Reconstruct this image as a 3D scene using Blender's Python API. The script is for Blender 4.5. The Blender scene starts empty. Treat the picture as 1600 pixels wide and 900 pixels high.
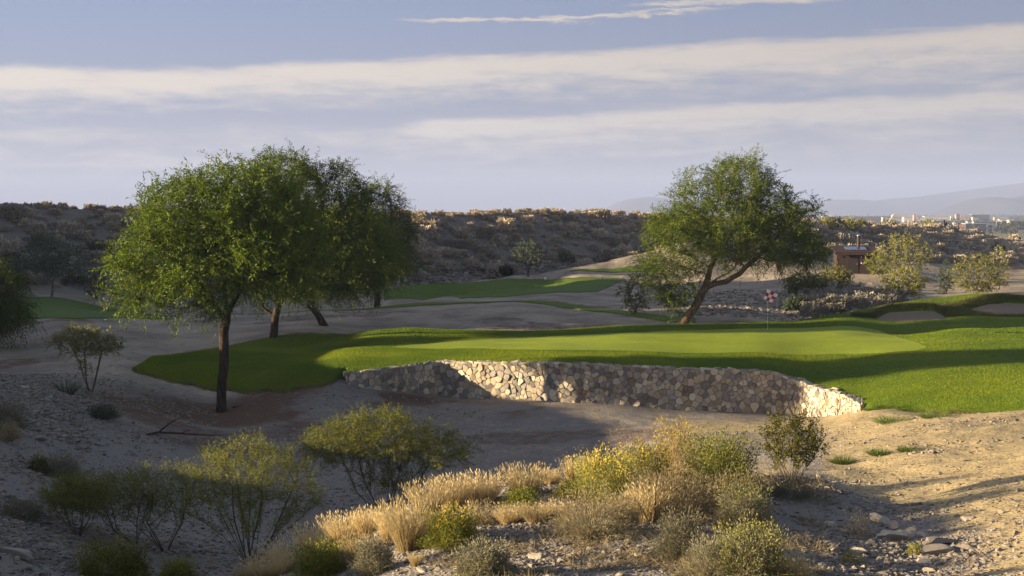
import bpy, math, random
import numpy as np
from math import radians, sin, cos, tan, pi

rng = np.random.default_rng(7)
random.seed(7)
scene = bpy.context.scene
COL = scene.collection

# ------------------------------------------------------------------ camera frame
# The survey of the place is written as (bearing, dip, distance): bearing / dip in units of the
# photo's pixels (focal length F), distance Y in metres along the camera's axis.
F, HZ, CX = 2198.0, 338.0, 800.0
EL, AZ = radians(10.6), radians(-8.0)            # sun: 11 deg high, from the left, a touch on the camera's side
SUN = np.array([-cos(EL) * cos(AZ), cos(EL) * sin(AZ), sin(EL)])


def P(px, py, Y):
    return np.array([(px - CX) / F * Y, Y, (HZ - py) / F * Y])


# ------------------------------------------------------------------ numpy helpers
def smooth(a, b, x):
    t = np.clip((x - a) / (b - a), 0, 1)
    return t * t * (3 - 2 * t)


def _hash(ix, iy, seed):
    h = (ix.astype(np.int64) * 374761393 + iy.astype(np.int64) * 668265263 + seed * 974711) & 0x7fffffff
    h = ((h ^ (h >> 13)) * 1274126177) & 0x7fffffff
    return ((h ^ (h >> 16)) & 0xffff) / 65535.0


def vnoise(x, y, seed=0):
    x = np.asarray(x, float); y = np.asarray(y, float)
    ix, iy = np.floor(x), np.floor(y)
    fx, fy = x - ix, y - iy
    fx = fx * fx * (3 - 2 * fx); fy = fy * fy * (3 - 2 * fy)
    a = _hash(ix, iy, seed); b = _hash(ix + 1, iy, seed)
    c = _hash(ix, iy + 1, seed); d = _hash(ix + 1, iy + 1, seed)
    return (a * (1 - fx) + b * fx) * (1 - fy) + (c * (1 - fx) + d * fx) * fy


def fbm(x, y, oct=4, seed=0):
    s, a, t = 0, .5, 0
    for i in range(oct):
        s = s + a * vnoise(x * 2 ** i, y * 2 ** i, seed + i * 17); t += a; a *= .5
    return s / t


class RBF:
    def __init__(self, pts, c=.6):
        p = np.array(pts, float)                       # px, Y, z
        self.u = np.stack([p[:, 0] / 100, np.log(p[:, 1]) * 6.5], 1)
        self.c2 = c * c
        A = np.sqrt(((self.u[:, None] - self.u[None]) ** 2).sum(-1) + self.c2)
        n = len(p)
        M = np.zeros((n + 1, n + 1)); M[:n, :n] = A - np.eye(n) * .02; M[:n, n] = 1; M[n, :n] = 1
        r = np.zeros(n + 1); r[:n] = p[:, 2]
        self.w = np.linalg.solve(M, r)

    def __call__(self, px, Y):
        px = np.asarray(px, float); Y = np.asarray(Y, float)
        sh = np.broadcast(px, Y).shape
        px = np.broadcast_to(px, sh).ravel(); Y = np.broadcast_to(Y, sh).ravel()
        q = np.stack([px / 100, np.log(Y) * 6.5], 1)
        out = np.empty(len(q))
        for i in range(0, len(q), 20000):
            s = q[i:i + 20000]
            out[i:i + 20000] = np.sqrt(((s[:, None] - self.u[None]) ** 2).sum(-1) + self.c2) @ self.w[:-1] + self.w[-1]
        return out.reshape(sh)


# ------------------------------------------------------------------ terrain survey
LOW = []


def L(px, *rows):
    for r in rows:
        LOW.append((px, r[1], (HZ - r[0]) / F * r[1]))


def Z(px, Y, z):
    LOW.append((px, Y, z))


def W(x, y, z):
    LOW.append((CX + F * x / y, y, z))


for q in (-1500, -700, 100, 800, 1600, 2900):
    Z(q, 2.5, -1.7); Z(q, 6, -2.3)
for q in (200, 800, 1400):
    Z(q, 10, -3.0)
L(1600, (900, 15.5), (760, 24), (700, 30), (655, 38), (640, 42)); Z(1600, 47, -6.6)
L(1450, (900, 17), (850, 20), (720, 30), (680, 36), (652, 44)); Z(1450, 49.5, -6.9)
L(1350, (900, 17), (820, 22), (740, 30), (690, 38), (662, 46), (640, 51.6))
L(1290, (653, 55.7)); L(1320, (651, 53.6)); L(1150, (646, 58.5)); L(1300, (690, 42), (668, 47.5))
L(1230, (900, 16.5), (800, 22), (750, 26), (695, 41), (665, 50.5)); L(1240, (649, 58.7))
L(1050, (900, 16.5), (800, 21), (760, 24), (690, 45), (660, 53)); Z(1050, 30, -6.0)
L(1050, (643.5, 58.4))
L(900, (900, 16.5), (820, 20), (748, 24.5), (735, 44), (680, 50.5), (633, 58.1)); Z(900, 30, -6.2); Z(900, 37, -7.5)
L(780, (900, 16.5), (800, 21.5), (752, 24.5), (735, 45), (690, 50), (645, 56.5), (626, 59.6)); Z(780, 30, -6.4); Z(780, 37, -7.7)
L(640, (900, 17.5), (840, 20.5), (795, 23.5), (760, 41), (700, 48), (650, 56), (617, 59.8)); Z(640, 28, -6.4); Z(640, 35, -7.6)
L(520, (900, 20), (865, 22), (800, 36.5), (720, 45), (650, 54)); Z(520, 26, -6.4); Z(520, 31, -7.2)
L(550, (612, 58.8)); L(690, (621, 60.8)); L(538, (588, 59.8)); L(524, (597, 59.0)); L(480, (608, 58.6))
L(400, (900, 25), (870, 28), (800, 35), (720, 44), (655, 54), (622, 58.2)); L(345, (643, 57.2)); Z(400, 20, -5.5)
L(250, (900, 24.5), (850, 28), (760, 37), (690, 45), (645, 52.5), (600, 61)); Z(250, 18, -5.2)
L(130, (900, 23), (820, 28), (740, 36), (680, 43), (622, 52), (575, 62)); Z(130, 17, -4.8)
L(0, (900, 20), (860, 22), (760, 29), (680, 37), (615, 46), (590, 50)); Z(0, 58, -6.7); L(0, (550, 67)); Z(0, 15, -4.2)
L(70, (600, 50)); L(80, (612, 52)); Z(70, 57, -6.65)
for a in ((18, -4.3), (22, -5.0), (32, -4.8), (45, -4.3), (58, -4.8), (75, -5.0)):
    Z(-200, *a)
# off-frame ridge to the left that keeps the hollow in shade
W(-20, 12.2, 1.3); W(-20, 13.9, 1.0); W(-20, 15.1, .6); W(-20, 16.6, -2.3); W(-20, 19, -3.0); W(-20, 22.5, -2.7); W(-20, 26, -2.7); W(-23, 34, -3.1); W(-25, 42, -2.8); W(-25, 49, -2.2); W(-26, 55, -3.4); W(-27, 60, -4.4); W(-30, 66, -4.4); W(-36, 73, -1.5); W(-42, 82, 1.0)
W(-46, 90, .6); W(-60, 110, 2.0); Z(-1500, 9, -.8); Z(-1500, 20, -1.6); Z(-1500, 31, -2.6); Z(-1500, 60, -3.4); W(-45, 60, -4.8); W(-38, 63, -4.8); W(-50, 68, -4.5); Z(-1500, 110, 3.0); Z(-1500, 200, 2.0)
for a in ((16, -3.7), (25, -4.1), (38, -4.8), (46, -5.9), (57, -6.5), (80, -5.6), (110, -6.0)):
    Z(1900, *a)
for a in ((16, -3.2), (40, -4.2), (80, -5.0), (120, -5.6), (200, -4.5)):
    Z(2900, *a)
# middle ground
L(210, (505, 82), (560, 66)); L(100, (500, 80), (480, 95), (468, 104)); L(300, (512, 80)); L(430, (527, 73))
L(0, (522, 75), (497, 84), (463, 105)); L(130, (542, 68)); L(200, (490, 92))
L(-200, (455, 108))
L(0, (450, 112), (322, 126)); L(150, (462, 112), (328, 127.5)); L(250, (460, 116), (331, 129)); L(-250, (440, 112), (312, 124))
L(400, (455, 122), (333, 133)); L(550, (452, 126), (334, 138))
L(700, (443, 132), (333.5, 144)); L(850, (433, 134), (333, 146.5)); L(950, (422, 137), (334, 148.5)); L(1050, (420, 138), (337, 152))
L(1150, (415, 140), (342, 158)); L(1260, (408, 144), (348, 168)); L(1350, (352, 186)); L(1450, (357, 212)); L(1530, (369, 225)); L(1600, (379, 235))
L(1900, (390, 240))
L(1345, (427, 140), (415, 147), (398, 158), (441, 125)); L(1400, (427, 136), (456, 112)); L(1450, (412, 162), (450, 122)); L(1530, (414, 172), (452, 118)); L(1600, (414, 178), (447, 122))
L(1420, (472, 100)); L(1300, (472, 98), (452, 118), (425, 138)); L(1250, (492, 89)); L(1270, (440, 122))
Z(1300, 84, -5.9); Z(1380, 87, -5.7); Z(1480, 91, -5.4); Z(1600, 92, -5.4)
L(480, (486, 92)); L(600, (482, 92), (502, 83)); L(720, (472, 93), (502, 83)); L(800, (470, 93)); L(860, (476, 92), (506, 82)); L(950, (488, 88), (508, 80)); L(1050, (503, 82))
Z(720, 98.5, -6.15); Z(800, 98, -6.05); Z(600, 98, -6.25); L(860, (464, 101)); L(900, (465, 104)); L(960, (471, 100)); L(1000, (460, 110))
L(700, (461, 112)); L(850, (449, 118)); L(940, (441, 124)); L(950, (431, 130)); L(350, (490, 92)); L(400, (505, 82)); L(560, (521, 77))
L(1040, (470, 98)); L(1150, (490, 86), (450, 112)); L(1065, (508, 79)); L(1100, (425, 134))
for q, z in ((-300, -.2), (200, -.8), (600, -.9), (900, -.9), (1100, -1.2)):
    Z(q, 176, z)
for q, z in ((-300, -1), (200, -2), (600, -2.), (900, -2.5), (1200, -3.5), (1400, -4.0), (1600, -6.5), (1900, -7)):
    Z(q, 262, z)
rbf_low = RBF(LOW)

WALL = [(545, 59.2), (690, 61.2), (880, 58.85), (900, 58.7), (925, 58.72), (1050, 58.9), (1150, 59.0), (1225, 59.1), (1240, 58.9), (1252, 58.3), (1290, 56.6), (1345, 53.0)]
WTOP = [(545, 583), (620, 573), (690, 565.5), (800, 566), (900, 568), (960, 571), (1050, 575), (1150, 577), (1200, 581), (1240, 591), (1262, 601), (1290, 608), (1330, 622), (1345, 631)]
wall_px = np.array([a for a, _ in WALL], float); wall_Y = np.array([b for _, b in WALL], float)
wtop_px = np.array([a for a, _ in WTOP], float); wtop_py = np.array([b for _, b in WTOP], float)


def wallY(px):      # straight segments in plan: interpolate 1/Y
    return 1 / np.interp(px, wall_px, 1 / wall_Y)


def wallZ(px):
    return (HZ - np.interp(px, wtop_px, wtop_py)) / F * wallY(px)


TURF = []
for (px, py, Y) in [
    (400, 591, 59.8), (450, 574, 61.6), (540, 557, 63.2), (640, 549, 65.2), (750, 546, 65.6), (850, 546, 64.6), (1000, 549, 63.5), (1200, 557, 63),
    (300, 585, 62), (330, 562, 66), (430, 546, 70.5), (540, 541, 70.5), (470, 558, 68), (600, 540, 69.5),
    (530, 531, 73), (580, 519, 74.6), (640, 515, 75), (720, 517.5, 75.6), (830, 519, 76), (960, 510, 77.5), (1100, 508, 78),
    (650, 540, 69.3), (800, 535.5, 69), (1000, 530.5, 69), (1200, 531, 69), (1400, 545, 65), (1450, 540, 66.5), (1000, 517.5, 74), (1200, 510.5, 77), (1350, 506, 78),
    (1300, 590, 59), (1330, 612, 56), (1450, 602, 54.3), (1450, 580, 58), (1600, 560, 61), (1600, 600, 53), (1600, 632, 47.3), (1450, 632, 51), (1380, 618, 54),
    (1450, 643, 49.6), (1560, 648, 46.6), (1700, 640, 44), (1700, 600, 53), (1900, 560, 60), (1900, 600, 52),
    (1250, 502, 80), (1310, 491, 82), (1380, 480, 84), (1440, 470, 86), (1500, 465.5, 87.2), (1600, 467.5, 87.2), (1750, 470, 87.2), (1900, 480, 86.5),
    (1360, 504.5, 80), (1400, 503.5, 80.4), (1430, 502, 80.5), (1490, 499, 81), (1550, 496, 81.7), (1650, 495, 81.8), (1900, 500, 80), (1430, 486.5, 82.2), (1545, 471.5, 84.2), (1650, 473, 84.4), (1495, 478, 83.4), (1350, 492, 82), (1300, 505, 78),
    (1500, 515, 73), (1600, 521, 71), (1600, 512, 75), (1530, 540, 66), (1750, 530, 69)]:
    TURF.append((px, Y, (HZ - py) / F * Y))
for px in (545, 600, 650, 690, 740, 800, 850, 900, 960, 1050, 1150, 1200, 1228, 1240, 1252, 1270, 1290, 1318, 1345):
    TURF.append((px, float(wallY(px)) + .3, float(wallZ(px)) - .05))
TURF.append((350, 60.5, -7.2))
rbf_turf = RBF(TURF, .5)


def undul(x, y):
    return (fbm(x * .35, y * .35, 3, 5) - .5) * .28 + (fbm(x * 1.7, y * 1.7, 2, 9) - .5) * .09


HB = [(-400, 100, 440), (-250, 102, 442), (0, 106.5, 450), (150, 111, 462), (250, 115, 460), (400, 119.5, 455), (550, 124.5, 451), (700, 131, 443), (850, 138.5, 432), (950, 144, 422), (1050, 150, 418), (1150, 155, 413), (1260, 158, 407), (1345, 160, 404), (1450, 166, 411), (1530, 172, 414), (1600, 178, 414), (1900, 200, 415)]
HC = [(-400, 112, 308), (-250, 115, 312), (0, 120.5, 322), (150, 124.4, 328), (250, 127.3, 331), (400, 132, 333), (550, 137, 334), (700, 143.5, 334), (850, 151, 333.5), (950, 156.5, 335), (1050, 162.5, 338), (1150, 168, 343), (1260, 175, 349), (1350, 190, 353), (1450, 212, 358), (1530, 225, 370), (1600, 235, 380), (1900, 240, 392)]
HB_px = np.array([a for a, _, _ in HB], float); HB_Y = np.array([b for _, b, _ in HB], float); HB_z = np.array([(HZ - c) / F * b for _, b, c in HB])
HC_px = np.array([a for a, _, _ in HC], float); HC_Y = np.array([b for _, b, _ in HC], float); HC_z = np.array([(HZ - c) / F * b for _, b, c in HC])


def low_raw(px, Y):
    px = np.asarray(px, float); Y = np.asarray(Y, float)
    x = (px - CX) / F * Y
    h = rbf_low(np.clip(px, -1500, 2900), np.clip(Y, 2.5, 262))
    hb0 = np.interp(px, HB_px, HB_Y); hc0 = np.interp(px, HC_px, HC_Y); zb0 = np.interp(px, HB_px, HB_z); zc0 = np.interp(px, HC_px, HC_z)
    t = (Y - hb0) / (hc0 - hb0)
    prof = np.clip(t, 0, 1); prof = prof * .82 + .18 * smooth(0, 1, prof)
    hh = zb0 + (zc0 - zb0) * prof - .025 * np.clip(Y - hc0, 0, 200)
    k = smooth(hb0 - 7, hb0 + .5, Y)
    h = h * (1 - k) + hh * k
    h = np.maximum(h, (10.2 - np.maximum(np.abs(x + 63) - 10, 0) * 2.0 - np.maximum(np.abs(Y - 97) - 20, 0) * 1.6) * (1 - .75 * np.exp(-((Y - 80.6) / 1.5) ** 2)))  # unseen hill added off-frame left to shade the wash; notch admits a sunlit strip
    h = np.maximum(h, 6.2 - np.maximum(np.abs(x + 63) - 10, 0) * 2.0 - np.maximum(np.abs(Y - 127) - 2.5, 0) * 2.5)  # second unseen hill, added to throw shade on the sandy hill foot
    h = h + undul(x, Y) * smooth(8, 20, Y) * (1 - .75 * smooth(52, 60, Y) * (1 - smooth(105, 115, Y)))
    h = h + (fbm(x * .12, Y * .12, 3, 31) - .5) * .55 * smooth(112, 135, Y) * (1 - smooth(240, 300, Y))
    plain = -12 + np.interp(Y, [0, 600, 2000, 4000, 9000], [0, 0, 2, 11, 28]) + (fbm(x * .004, Y * .004, 3, 3) - .5) * 3.0
    t = smooth(np.log(245), np.log(620), np.log(Y))
    return h * (1 - t) + plain * t


# turf plateau outline (front and back distance for each bearing)
def hit(px, py, fun, y0, y1, n=1500):
    ys = np.linspace(y0, y1, n)
    s = fun(np.full(n, float(px)), ys) - (HZ - py) / F * ys
    k = np.where((s[:-1] < 0) & (s[1:] >= 0))[0]
    if len(k) == 0:
        return float(ys[np.argmin(np.abs(s))])
    k = k[0]
    return float(ys[k] + (ys[k + 1] - ys[k]) * (-s[k]) / (s[k + 1] - s[k]))


fe = [(207, 579), (250, 591), (300, 602), (350, 609), (400, 612), (440, 611), (480, 606), (515, 599), (540, 590)]
front = [(a, hit(a, b, low_raw, 52, 74)) for a, b in fe] + [(px, float(wallY(px)) + .28) for px in (545, 600, 650, 690, 740, 800, 850, 900, 960, 1050, 1150, 1200, 1228, 1240, 1252, 1270, 1290, 1318, 1345)]
front += [(1360, 52.2), (1400, 51.0), (1450, 49.6), (1500, 48.4), (1560, 46.6), (1640, 45.2), (1900, 44)]
back = [(207, front[0][1] + .3), (240, 67.5), (300, 70), (380, 71.8), (430, 73), (500, 74), (560, 75.5), (640, 76.5), (720, 76.8), (830, 77), (960, 78.5), (1100, 79.2), (1250, 81), (1310, 83), (1380, 86), (1440, 88.5), (1500, 90), (1600, 90), (1900, 89)]
f_px = np.array([a for a, _ in front]); f_Y = np.array([b for _, b in front])
b_px = np.array([a for a, _ in back]); b_Y = np.array([b for _, b in back])
Yf = lambda px: np.interp(px, f_px, f_Y)
Yb = lambda px: np.interp(px, b_px, b_Y)

BUNK = [  # bearing range, front distance, back distance
    (1368, 1480, 80.3, 82.1, .03),
    (1514, 1800, 81.5, 84.1, .04),
    (1556, 1800, 71.0, 72.0, .03)]


def bunker_t(b, px, Y):
    """u,v inside the bunker, edge distance 0..1"""
    px0, px1, y0, y1, dep = b
    u = (px - (px0 + px1) / 2) / ((px1 - px0) / 2); v = (Y - (y0 + y1) / 2) / ((y1 - y0) / 2)
    wob = .10 * np.sin(px * .09) + .06 * np.sin(px * .21 + 1)
    return 1 - (np.abs(u) ** 2.6 + np.abs(v + wob * .5) ** 2.4) ** (1 / 2.5), v


def turf_smooth(px, Y):
    h = rbf_turf(np.clip(px, 150, 1900), Y)
    x = (px - CX) / F * Y
    h = h + (fbm(x * .25, Y * .25, 2, 77) - .5) * .10
    for b in BUNK[:2]:
        e, v = bunker_t(b, px, Y)
        u = (px - (b[0] + b[1]) / 2) / ((b[1] - b[0]) / 2)
        h = h + (.50 if b[0] < 1400 else .62) * np.exp(-((v - 1.28) / .50) ** 2) * (1 - smooth(.55, 1.25, np.abs(u)))
    d = np.minimum(np.where((px > 543) & (px < 1347), 9, Y - Yf(px)), Yb(px) - Y)
    d = np.minimum(d, np.maximum((px - 205) / F * Y, 0) * .7)
    w = smooth(0, 1, d / np.interp(px, [207, 480, 542, 1348, 1420], [2.2, 2.0, .5, .5, 2.2]))
    low = low_raw(px, Y)
    return (low + .05) * (1 - w) + h * w


def turf_h(px, Y):
    h = turf_smooth(px, Y)
    for b in BUNK:
        e, v = bunker_t(b, px, Y)
        h = h - smooth(-.03, .02, e) * .8
    return h


def sand_h(b, px, Y):
    e, v = bunker_t(b, px, Y)
    zf = turf_smooth(px, np.full_like(px, b[2])); zb = turf_smooth(px, np.full_like(px, b[3]))
    t = np.clip((v + 1) / 2, 0, 1)
    prof = -b[4] + (zb - zf - .14 + b[4]) * np.clip((t - .22) / .72, 0, 1) ** 1.15
    return zf - .05 + prof


def ground_h(px, Y):
    px = np.asarray(px, float); Y = np.asarray(Y, float)
    h = low_raw(px, Y)
    ins = (px > 209) & (px < 1900) & (Y > Yf(px) + .12) & (Y < Yb(px) - .12)
    if ins.any():
        q = np.where(ins)
        t = turf_smooth(px[q], Y[q]) - .10
        inb = np.zeros(len(t), bool)
        for b in BUNK:
            inb |= bunker_t(b, px[q], Y[q])[0] > -.1
        t = np.where(inb, t - 1.6, t)
        h = h.copy(); h[q] = np.minimum(h[q], t)
    return h


def place(px, py, y0=12, y1=250):
    """Where the ground meets a bearing: returns the 3-D point."""
    Y = hit(px, py, ground_h, y0, y1, 1200)
    return np.array([(px - CX) / F * Y, Y, float(ground_h(np.array([px]), np.array([Y]))[0])])


def zat(x, y):
    return float(ground_h(np.array([CX + F * x / y]), np.array([y]))[0])


# ------------------------------------------------------------------ mesh / object helpers
def mesh(name, V, quads=None, tris=None, mat=None, attr=None, smooth_=False):
    me = bpy.data.meshes.new(name)
    V = np.asarray(V, np.float32)
    me.vertices.add(len(V)); me.vertices.foreach_set('co', V.ravel())
    idx, tot = [], []
    if quads is not None and len(quads):
        q = np.asarray(quads, np.int32); idx.append(q.ravel()); tot.append(np.full(len(q), 4, np.int32))
    if tris is not None and len(tris):
        t = np.asarray(tris, np.int32); idx.append(t.ravel()); tot.append(np.full(len(t), 3, np.int32))
    idx = np.concatenate(idx); tot = np.concatenate(tot)
    me.loops.add(len(idx)); me.loops.foreach_set('vertex_index', idx)
    me.polygons.add(len(tot))
    st = np.concatenate([[0], np.cumsum(tot)[:-1]]).astype(np.int32)
    me.polygons.foreach_set('loop_start', st)
    me.polygons.foreach_set('use_smooth', np.full(len(tot), bool(smooth_)))
    for k, a in (attr or {}).items():
        at = me.attributes.new(k, 'FLOAT', 'POINT'); at.data.foreach_set('value', np.asarray(a, np.float32))
    me.update(calc_edges=True); me.validate()
    if mat: me.materials.append(mat)
    return me


def obj(name, me, parent=None, loc=None):
    o = bpy.data.objects.new(name, me); COL.objects.link(o)
    if parent is not None: o.parent = parent
    if loc is not None: o.location = [float(c) for c in loc]
    return o


def tag(o, label, cat, group=None, kind=None):
    if label: o['label'] = label
    if cat: o['category'] = cat
    if group: o['group'] = group
    if kind: o['kind'] = kind
    return o


def thing(name, label, cat, loc, group=None, rz=0):
    o = bpy.data.objects.new(name, None); COL.objects.link(o)
    o.location = [float(c) for c in loc]; o.rotation_euler = (0, 0, rz); o.empty_display_size = .3
    return tag(o, label, cat, group)


def boxes(bl):
    """list of (cx,cy,cz,sx,sy,sz[,taper]) -> V, quads"""
    V, Q = [], []
    for b in bl:
        cx, cy, cz, sx, sy, sz = b[:6]; t = b[6] if len(b) > 6 else 1
        n = len(V)
        for k, (dz, s) in enumerate(((-.5, 1), (.5, t))):
            for dx, dy in ((-.5, -.5), (.5, -.5), (.5, .5), (-.5, .5)):
                V.append((cx + dx * sx * s, cy + dy * sy * s, cz + dz * sz))
        Q += [(n, n + 3, n + 2, n + 1), (n + 4, n + 5, n + 6, n + 7)] + [(n + i, n + (i + 1) % 4, n + 4 + (i + 1) % 4, n + 4 + i) for i in range(4)]
    return V, Q


# ------------------------------------------------------------------ materials
def newmat(name):
    m = bpy.data.materials.new(name); m.use_nodes = True
    nt = m.node_tree; nt.nodes.clear()
    out = nt.nodes.new('ShaderNodeOutputMaterial')
    return m, nt, out


class N:
    def __init__(s, nt): s.nt = nt

    def new(s, t, **k):
        n = s.nt.nodes.new(t)
        for a, b in k.items(): setattr(n, a, b)
        return n

    def link(s, a, b): s.nt.links.new(a, b)

    def val(s, sock, v):
        if hasattr(v, 'is_output') or isinstance(v, bpy.types.NodeSocket): s.link(v, sock)
        else: sock.default_value = v

    def math(s, op, a, b=None, c=None, clamp=False):
        n = s.new('ShaderNodeMath', operation=op, use_clamp=clamp)
        for i, v in enumerate((a, b, c)):
            if v is not None: s.val(n.inputs[i], v)
        return n.outputs[0]

    def mix(s, f, a, b, bt='MIX'):
        n = s.new('ShaderNodeMix', data_type='RGBA', blend_type=bt)
        s.val(n.inputs[0], f); s.val(n.inputs[6], a if not isinstance(a, tuple) else (*a, 1)[:4]); s.val(n.inputs[7], b if not isinstance(b, tuple) else (*b, 1)[:4])
        return n.outputs[2]

    def noise(s, vec, scale, detail=4, rough=.55, dist=0):
        n = s.new('ShaderNodeTexNoise'); n.inputs['Scale'].default_value = scale; n.inputs['Detail'].default_value = detail
        n.inputs['Roughness'].default_value = rough; n.inputs['Distortion'].default_value = dist
        if vec is not None: s.link(vec, n.inputs['Vector'])
        return n.outputs[0]

    def ramp(s, f, a, b, c0=0.0, c1=1.0):
        n = s.new('ShaderNodeMapRange', interpolation_type='SMOOTHSTEP'); s.val(n.inputs[0], f)
        n.inputs[1].default_value = a; n.inputs[2].default_value = b; n.inputs[3].default_value = c0; n.inputs[4].default_value = c1
        return n.outputs[0]

    def attr(s, name):
        n = s.new('ShaderNodeAttribute'); n.attribute_name = name
        return n.outputs['Fac']

    def pos(s):
        return s.new('ShaderNodeNewGeometry').outputs['Position']

    def objco(s):
        return s.new('ShaderNodeTexCoord').outputs['Object']

    def bump(s, h, strength, dist):
        n = s.new('ShaderNodeBump'); n.inputs['Strength'].default_value = strength; n.inputs['Distance'].default_value = dist
        s.link(h, n.inputs['Height']); return n.outputs[0]

    def bsdf(s, col, rough=.9, spec=.2, normal=None, **k):
        n = s.new('ShaderNodeBsdfPrincipled')
        s.val(n.inputs['Base Color'], (*col, 1) if isinstance(col, tuple) else col)
        s.val(n.inputs['Roughness'], rough); n.inputs['Specular IOR Level'].default_value = spec
        for a, b in k.items(): n.inputs[a].default_value = b
        if normal is not None: s.link(normal, n.inputs['Normal'])
        return n.outputs[0]


def leafmat(name, a, b, trans=.4, rnd=.25):
    """leaf colours a..b chosen by each leaf's own 'tone'; leaves let light through"""
    m, nt, out = newmat(name); g = N(nt)
    t = g.attr('tone')
    c = g.mix(t, a, b)
    oi = g.new('ShaderNodeObjectInfo').outputs['Random']
    v = g.new('ShaderNodeHueSaturation'); g.link(c, v.inputs['Color'])
    g.link(g.ramp(oi, 0, 1, 1 - rnd, 1 + rnd), v.inputs['Value'])
    c = v.outputs[0]
    d = g.bsdf(c, .65, .25)
    tr = g.new('ShaderNodeBsdfTranslucent'); g.link(c, tr.inputs['Color'])
    mx = g.new('ShaderNodeMixShader'); mx.inputs[0].default_value = trans
    g.link(d, mx.inputs[1]); g.link(tr.outputs[0], mx.inputs[2]); g.link(mx.outputs[0], out.inputs[0])
    return m


def barkmat(name, a, b, scale=9):
    m, nt, out = newmat(name); g = N(nt)
    p = g.objco()
    mp = g.new('ShaderNodeMapping'); mp.inputs['Scale'].default_value = (1, 1, .25); g.link(p, mp.inputs[0])
    n = g.noise(mp.outputs[0], scale, 5, .65)
    g.link(g.bsdf(g.mix(g.ramp(n, .35, .65), a, b), .95, .1, g.bump(n, .8, .04)), out.inputs[0])
    return m


def plainmat(name, col, rough=.6, spec=.3, var=.12, scale=6, metallic=0.0):
    m, nt, out = newmat(name); g = N(nt)
    n = g.noise(g.objco(), scale, 4)
    lo = tuple(c * (1 - var) for c in col); hi = tuple(min(1, c * (1 + var)) for c in col)
    g.link(g.bsdf(g.mix(n, lo, hi), rough, spec, Metallic=metallic), out.inputs[0])
    return m


def ground_material():
    m, nt, out = newmat('desert_ground'); g = N(nt)
    p = g.pos()
    sand, dirt, hill = g.attr('sand'), g.attr('dirt'), g.attr('hill')
    n_big = g.noise(p, .35, 5, .6); n_mid = g.noise(p, 2.3, 5, .6); n_fin = g.noise(p, 14, 4, .65)
    vor = g.new('ShaderNodeTexVoronoi'); vor.inputs['Scale'].default_value = 22; g.link(p, vor.inputs['Vector'])
    vor2 = g.new('ShaderNodeTexVoronoi'); vor2.inputs['Scale'].default_value = 55; g.link(p, vor2.inputs['Vector'])
    sep = g.new('ShaderNodeSeparateColor'); g.link(vor.outputs['Color'], sep.inputs[0])
    sep2 = g.new('ShaderNodeSeparateColor'); g.link(vor2.outputs['Color'], sep2.inputs[0])
    gr = g.mix(sep.outputs[0], (.12, .107, .10), (.30, .272, .25))
    gr = g.mix(.5, gr, g.mix(sep2.outputs[0], (.115, .10, .092), (.28, .255, .232)))
    gr = g.mix(g.ramp(n_mid, .42, .66), gr, (.22, .185, .15))
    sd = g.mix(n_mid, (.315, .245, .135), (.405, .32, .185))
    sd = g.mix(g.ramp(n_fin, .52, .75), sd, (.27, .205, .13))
    bs = g.mix(g.ramp(n_big, .3, .7), (.20, .165, .13), (.38, .315, .24))
    bs = g.mix(g.ramp(n_fin, .5, .75), bs, (.22, .18, .14))
    hl = g.mix(n_mid, (.15, .125, .105), (.26, .22, .18))
    far = g.attr('back')
    sdm = g.mix(far, sd, bs)
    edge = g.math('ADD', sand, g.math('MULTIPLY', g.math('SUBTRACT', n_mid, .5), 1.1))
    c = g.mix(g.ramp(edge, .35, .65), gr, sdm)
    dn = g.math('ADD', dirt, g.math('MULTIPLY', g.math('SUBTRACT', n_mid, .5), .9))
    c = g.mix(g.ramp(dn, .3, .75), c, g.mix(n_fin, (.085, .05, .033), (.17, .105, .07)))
    c = g.mix(hill, c, hl)
    pl = g.mix(g.ramp(n_big, .4, .6), (.10, .095, .05), (.28, .23, .16))
    c = g.mix(g.attr('plain'), c, pl)
    h = g.math('ADD', g.math('MULTIPLY', n_mid, .55), g.math('MULTIPLY', n_fin, .22))
    st = g.math('MULTIPLY', g.math('SUBTRACT', 1.0, vor.outputs['Distance']), g.math('MULTIPLY', g.math('SUBTRACT', 1.0, g.ramp(edge, .35, .65)), .28))
    # footprints and clods in the sand
    nf = g.noise(p, 3.4, 3, .55, .8)
    ft = g.math('MULTIPLY', g.ramp(nf, .58, .66), g.math('MULTIPLY', sand, -1.3))
    ft = g.math('ADD', ft, g.math('MULTIPLY', g.ramp(g.noise(p, 9.0, 2, .5, .5), .58, .68), g.math('MULTIPLY', sand, -.5)))
    h = g.math('ADD', g.math('ADD', h, st), ft)
    g.link(g.bsdf(c, .95, .12, g.bump(h, .85, .11)), out.inputs[0])
    return m


def turfmat(name, a, b, c, bumpd=.05, scale=34, strength=.9):
    m, nt, out = newmat(name); g = N(nt)
    p = g.pos()
    mp = g.new('ShaderNodeMapping'); mp.inputs['Scale'].default_value = (1, .8, 1); g.link(p, mp.inputs[0])
    big = g.noise(p, .35, 4, .55); mid = g.noise(mp.outputs[0], 2.4, 5, .6); fin = g.noise(mp.outputs[0], scale, 3, .7)
    col = g.mix(big, a, b)
    col = g.mix(g.ramp(mid, .48, .72), col, c)
    col = g.mix(g.ramp(fin, .35, .7), g.mix(.35, col, (0, 0, 0)), col)
    h = g.math('ADD', fin, g.math('MULTIPLY', mid, .6))
    d = g.bsdf(col, .8, .15, g.bump(h, strength, bumpd))
    g.link(d, out.inputs[0])
    return m


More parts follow.
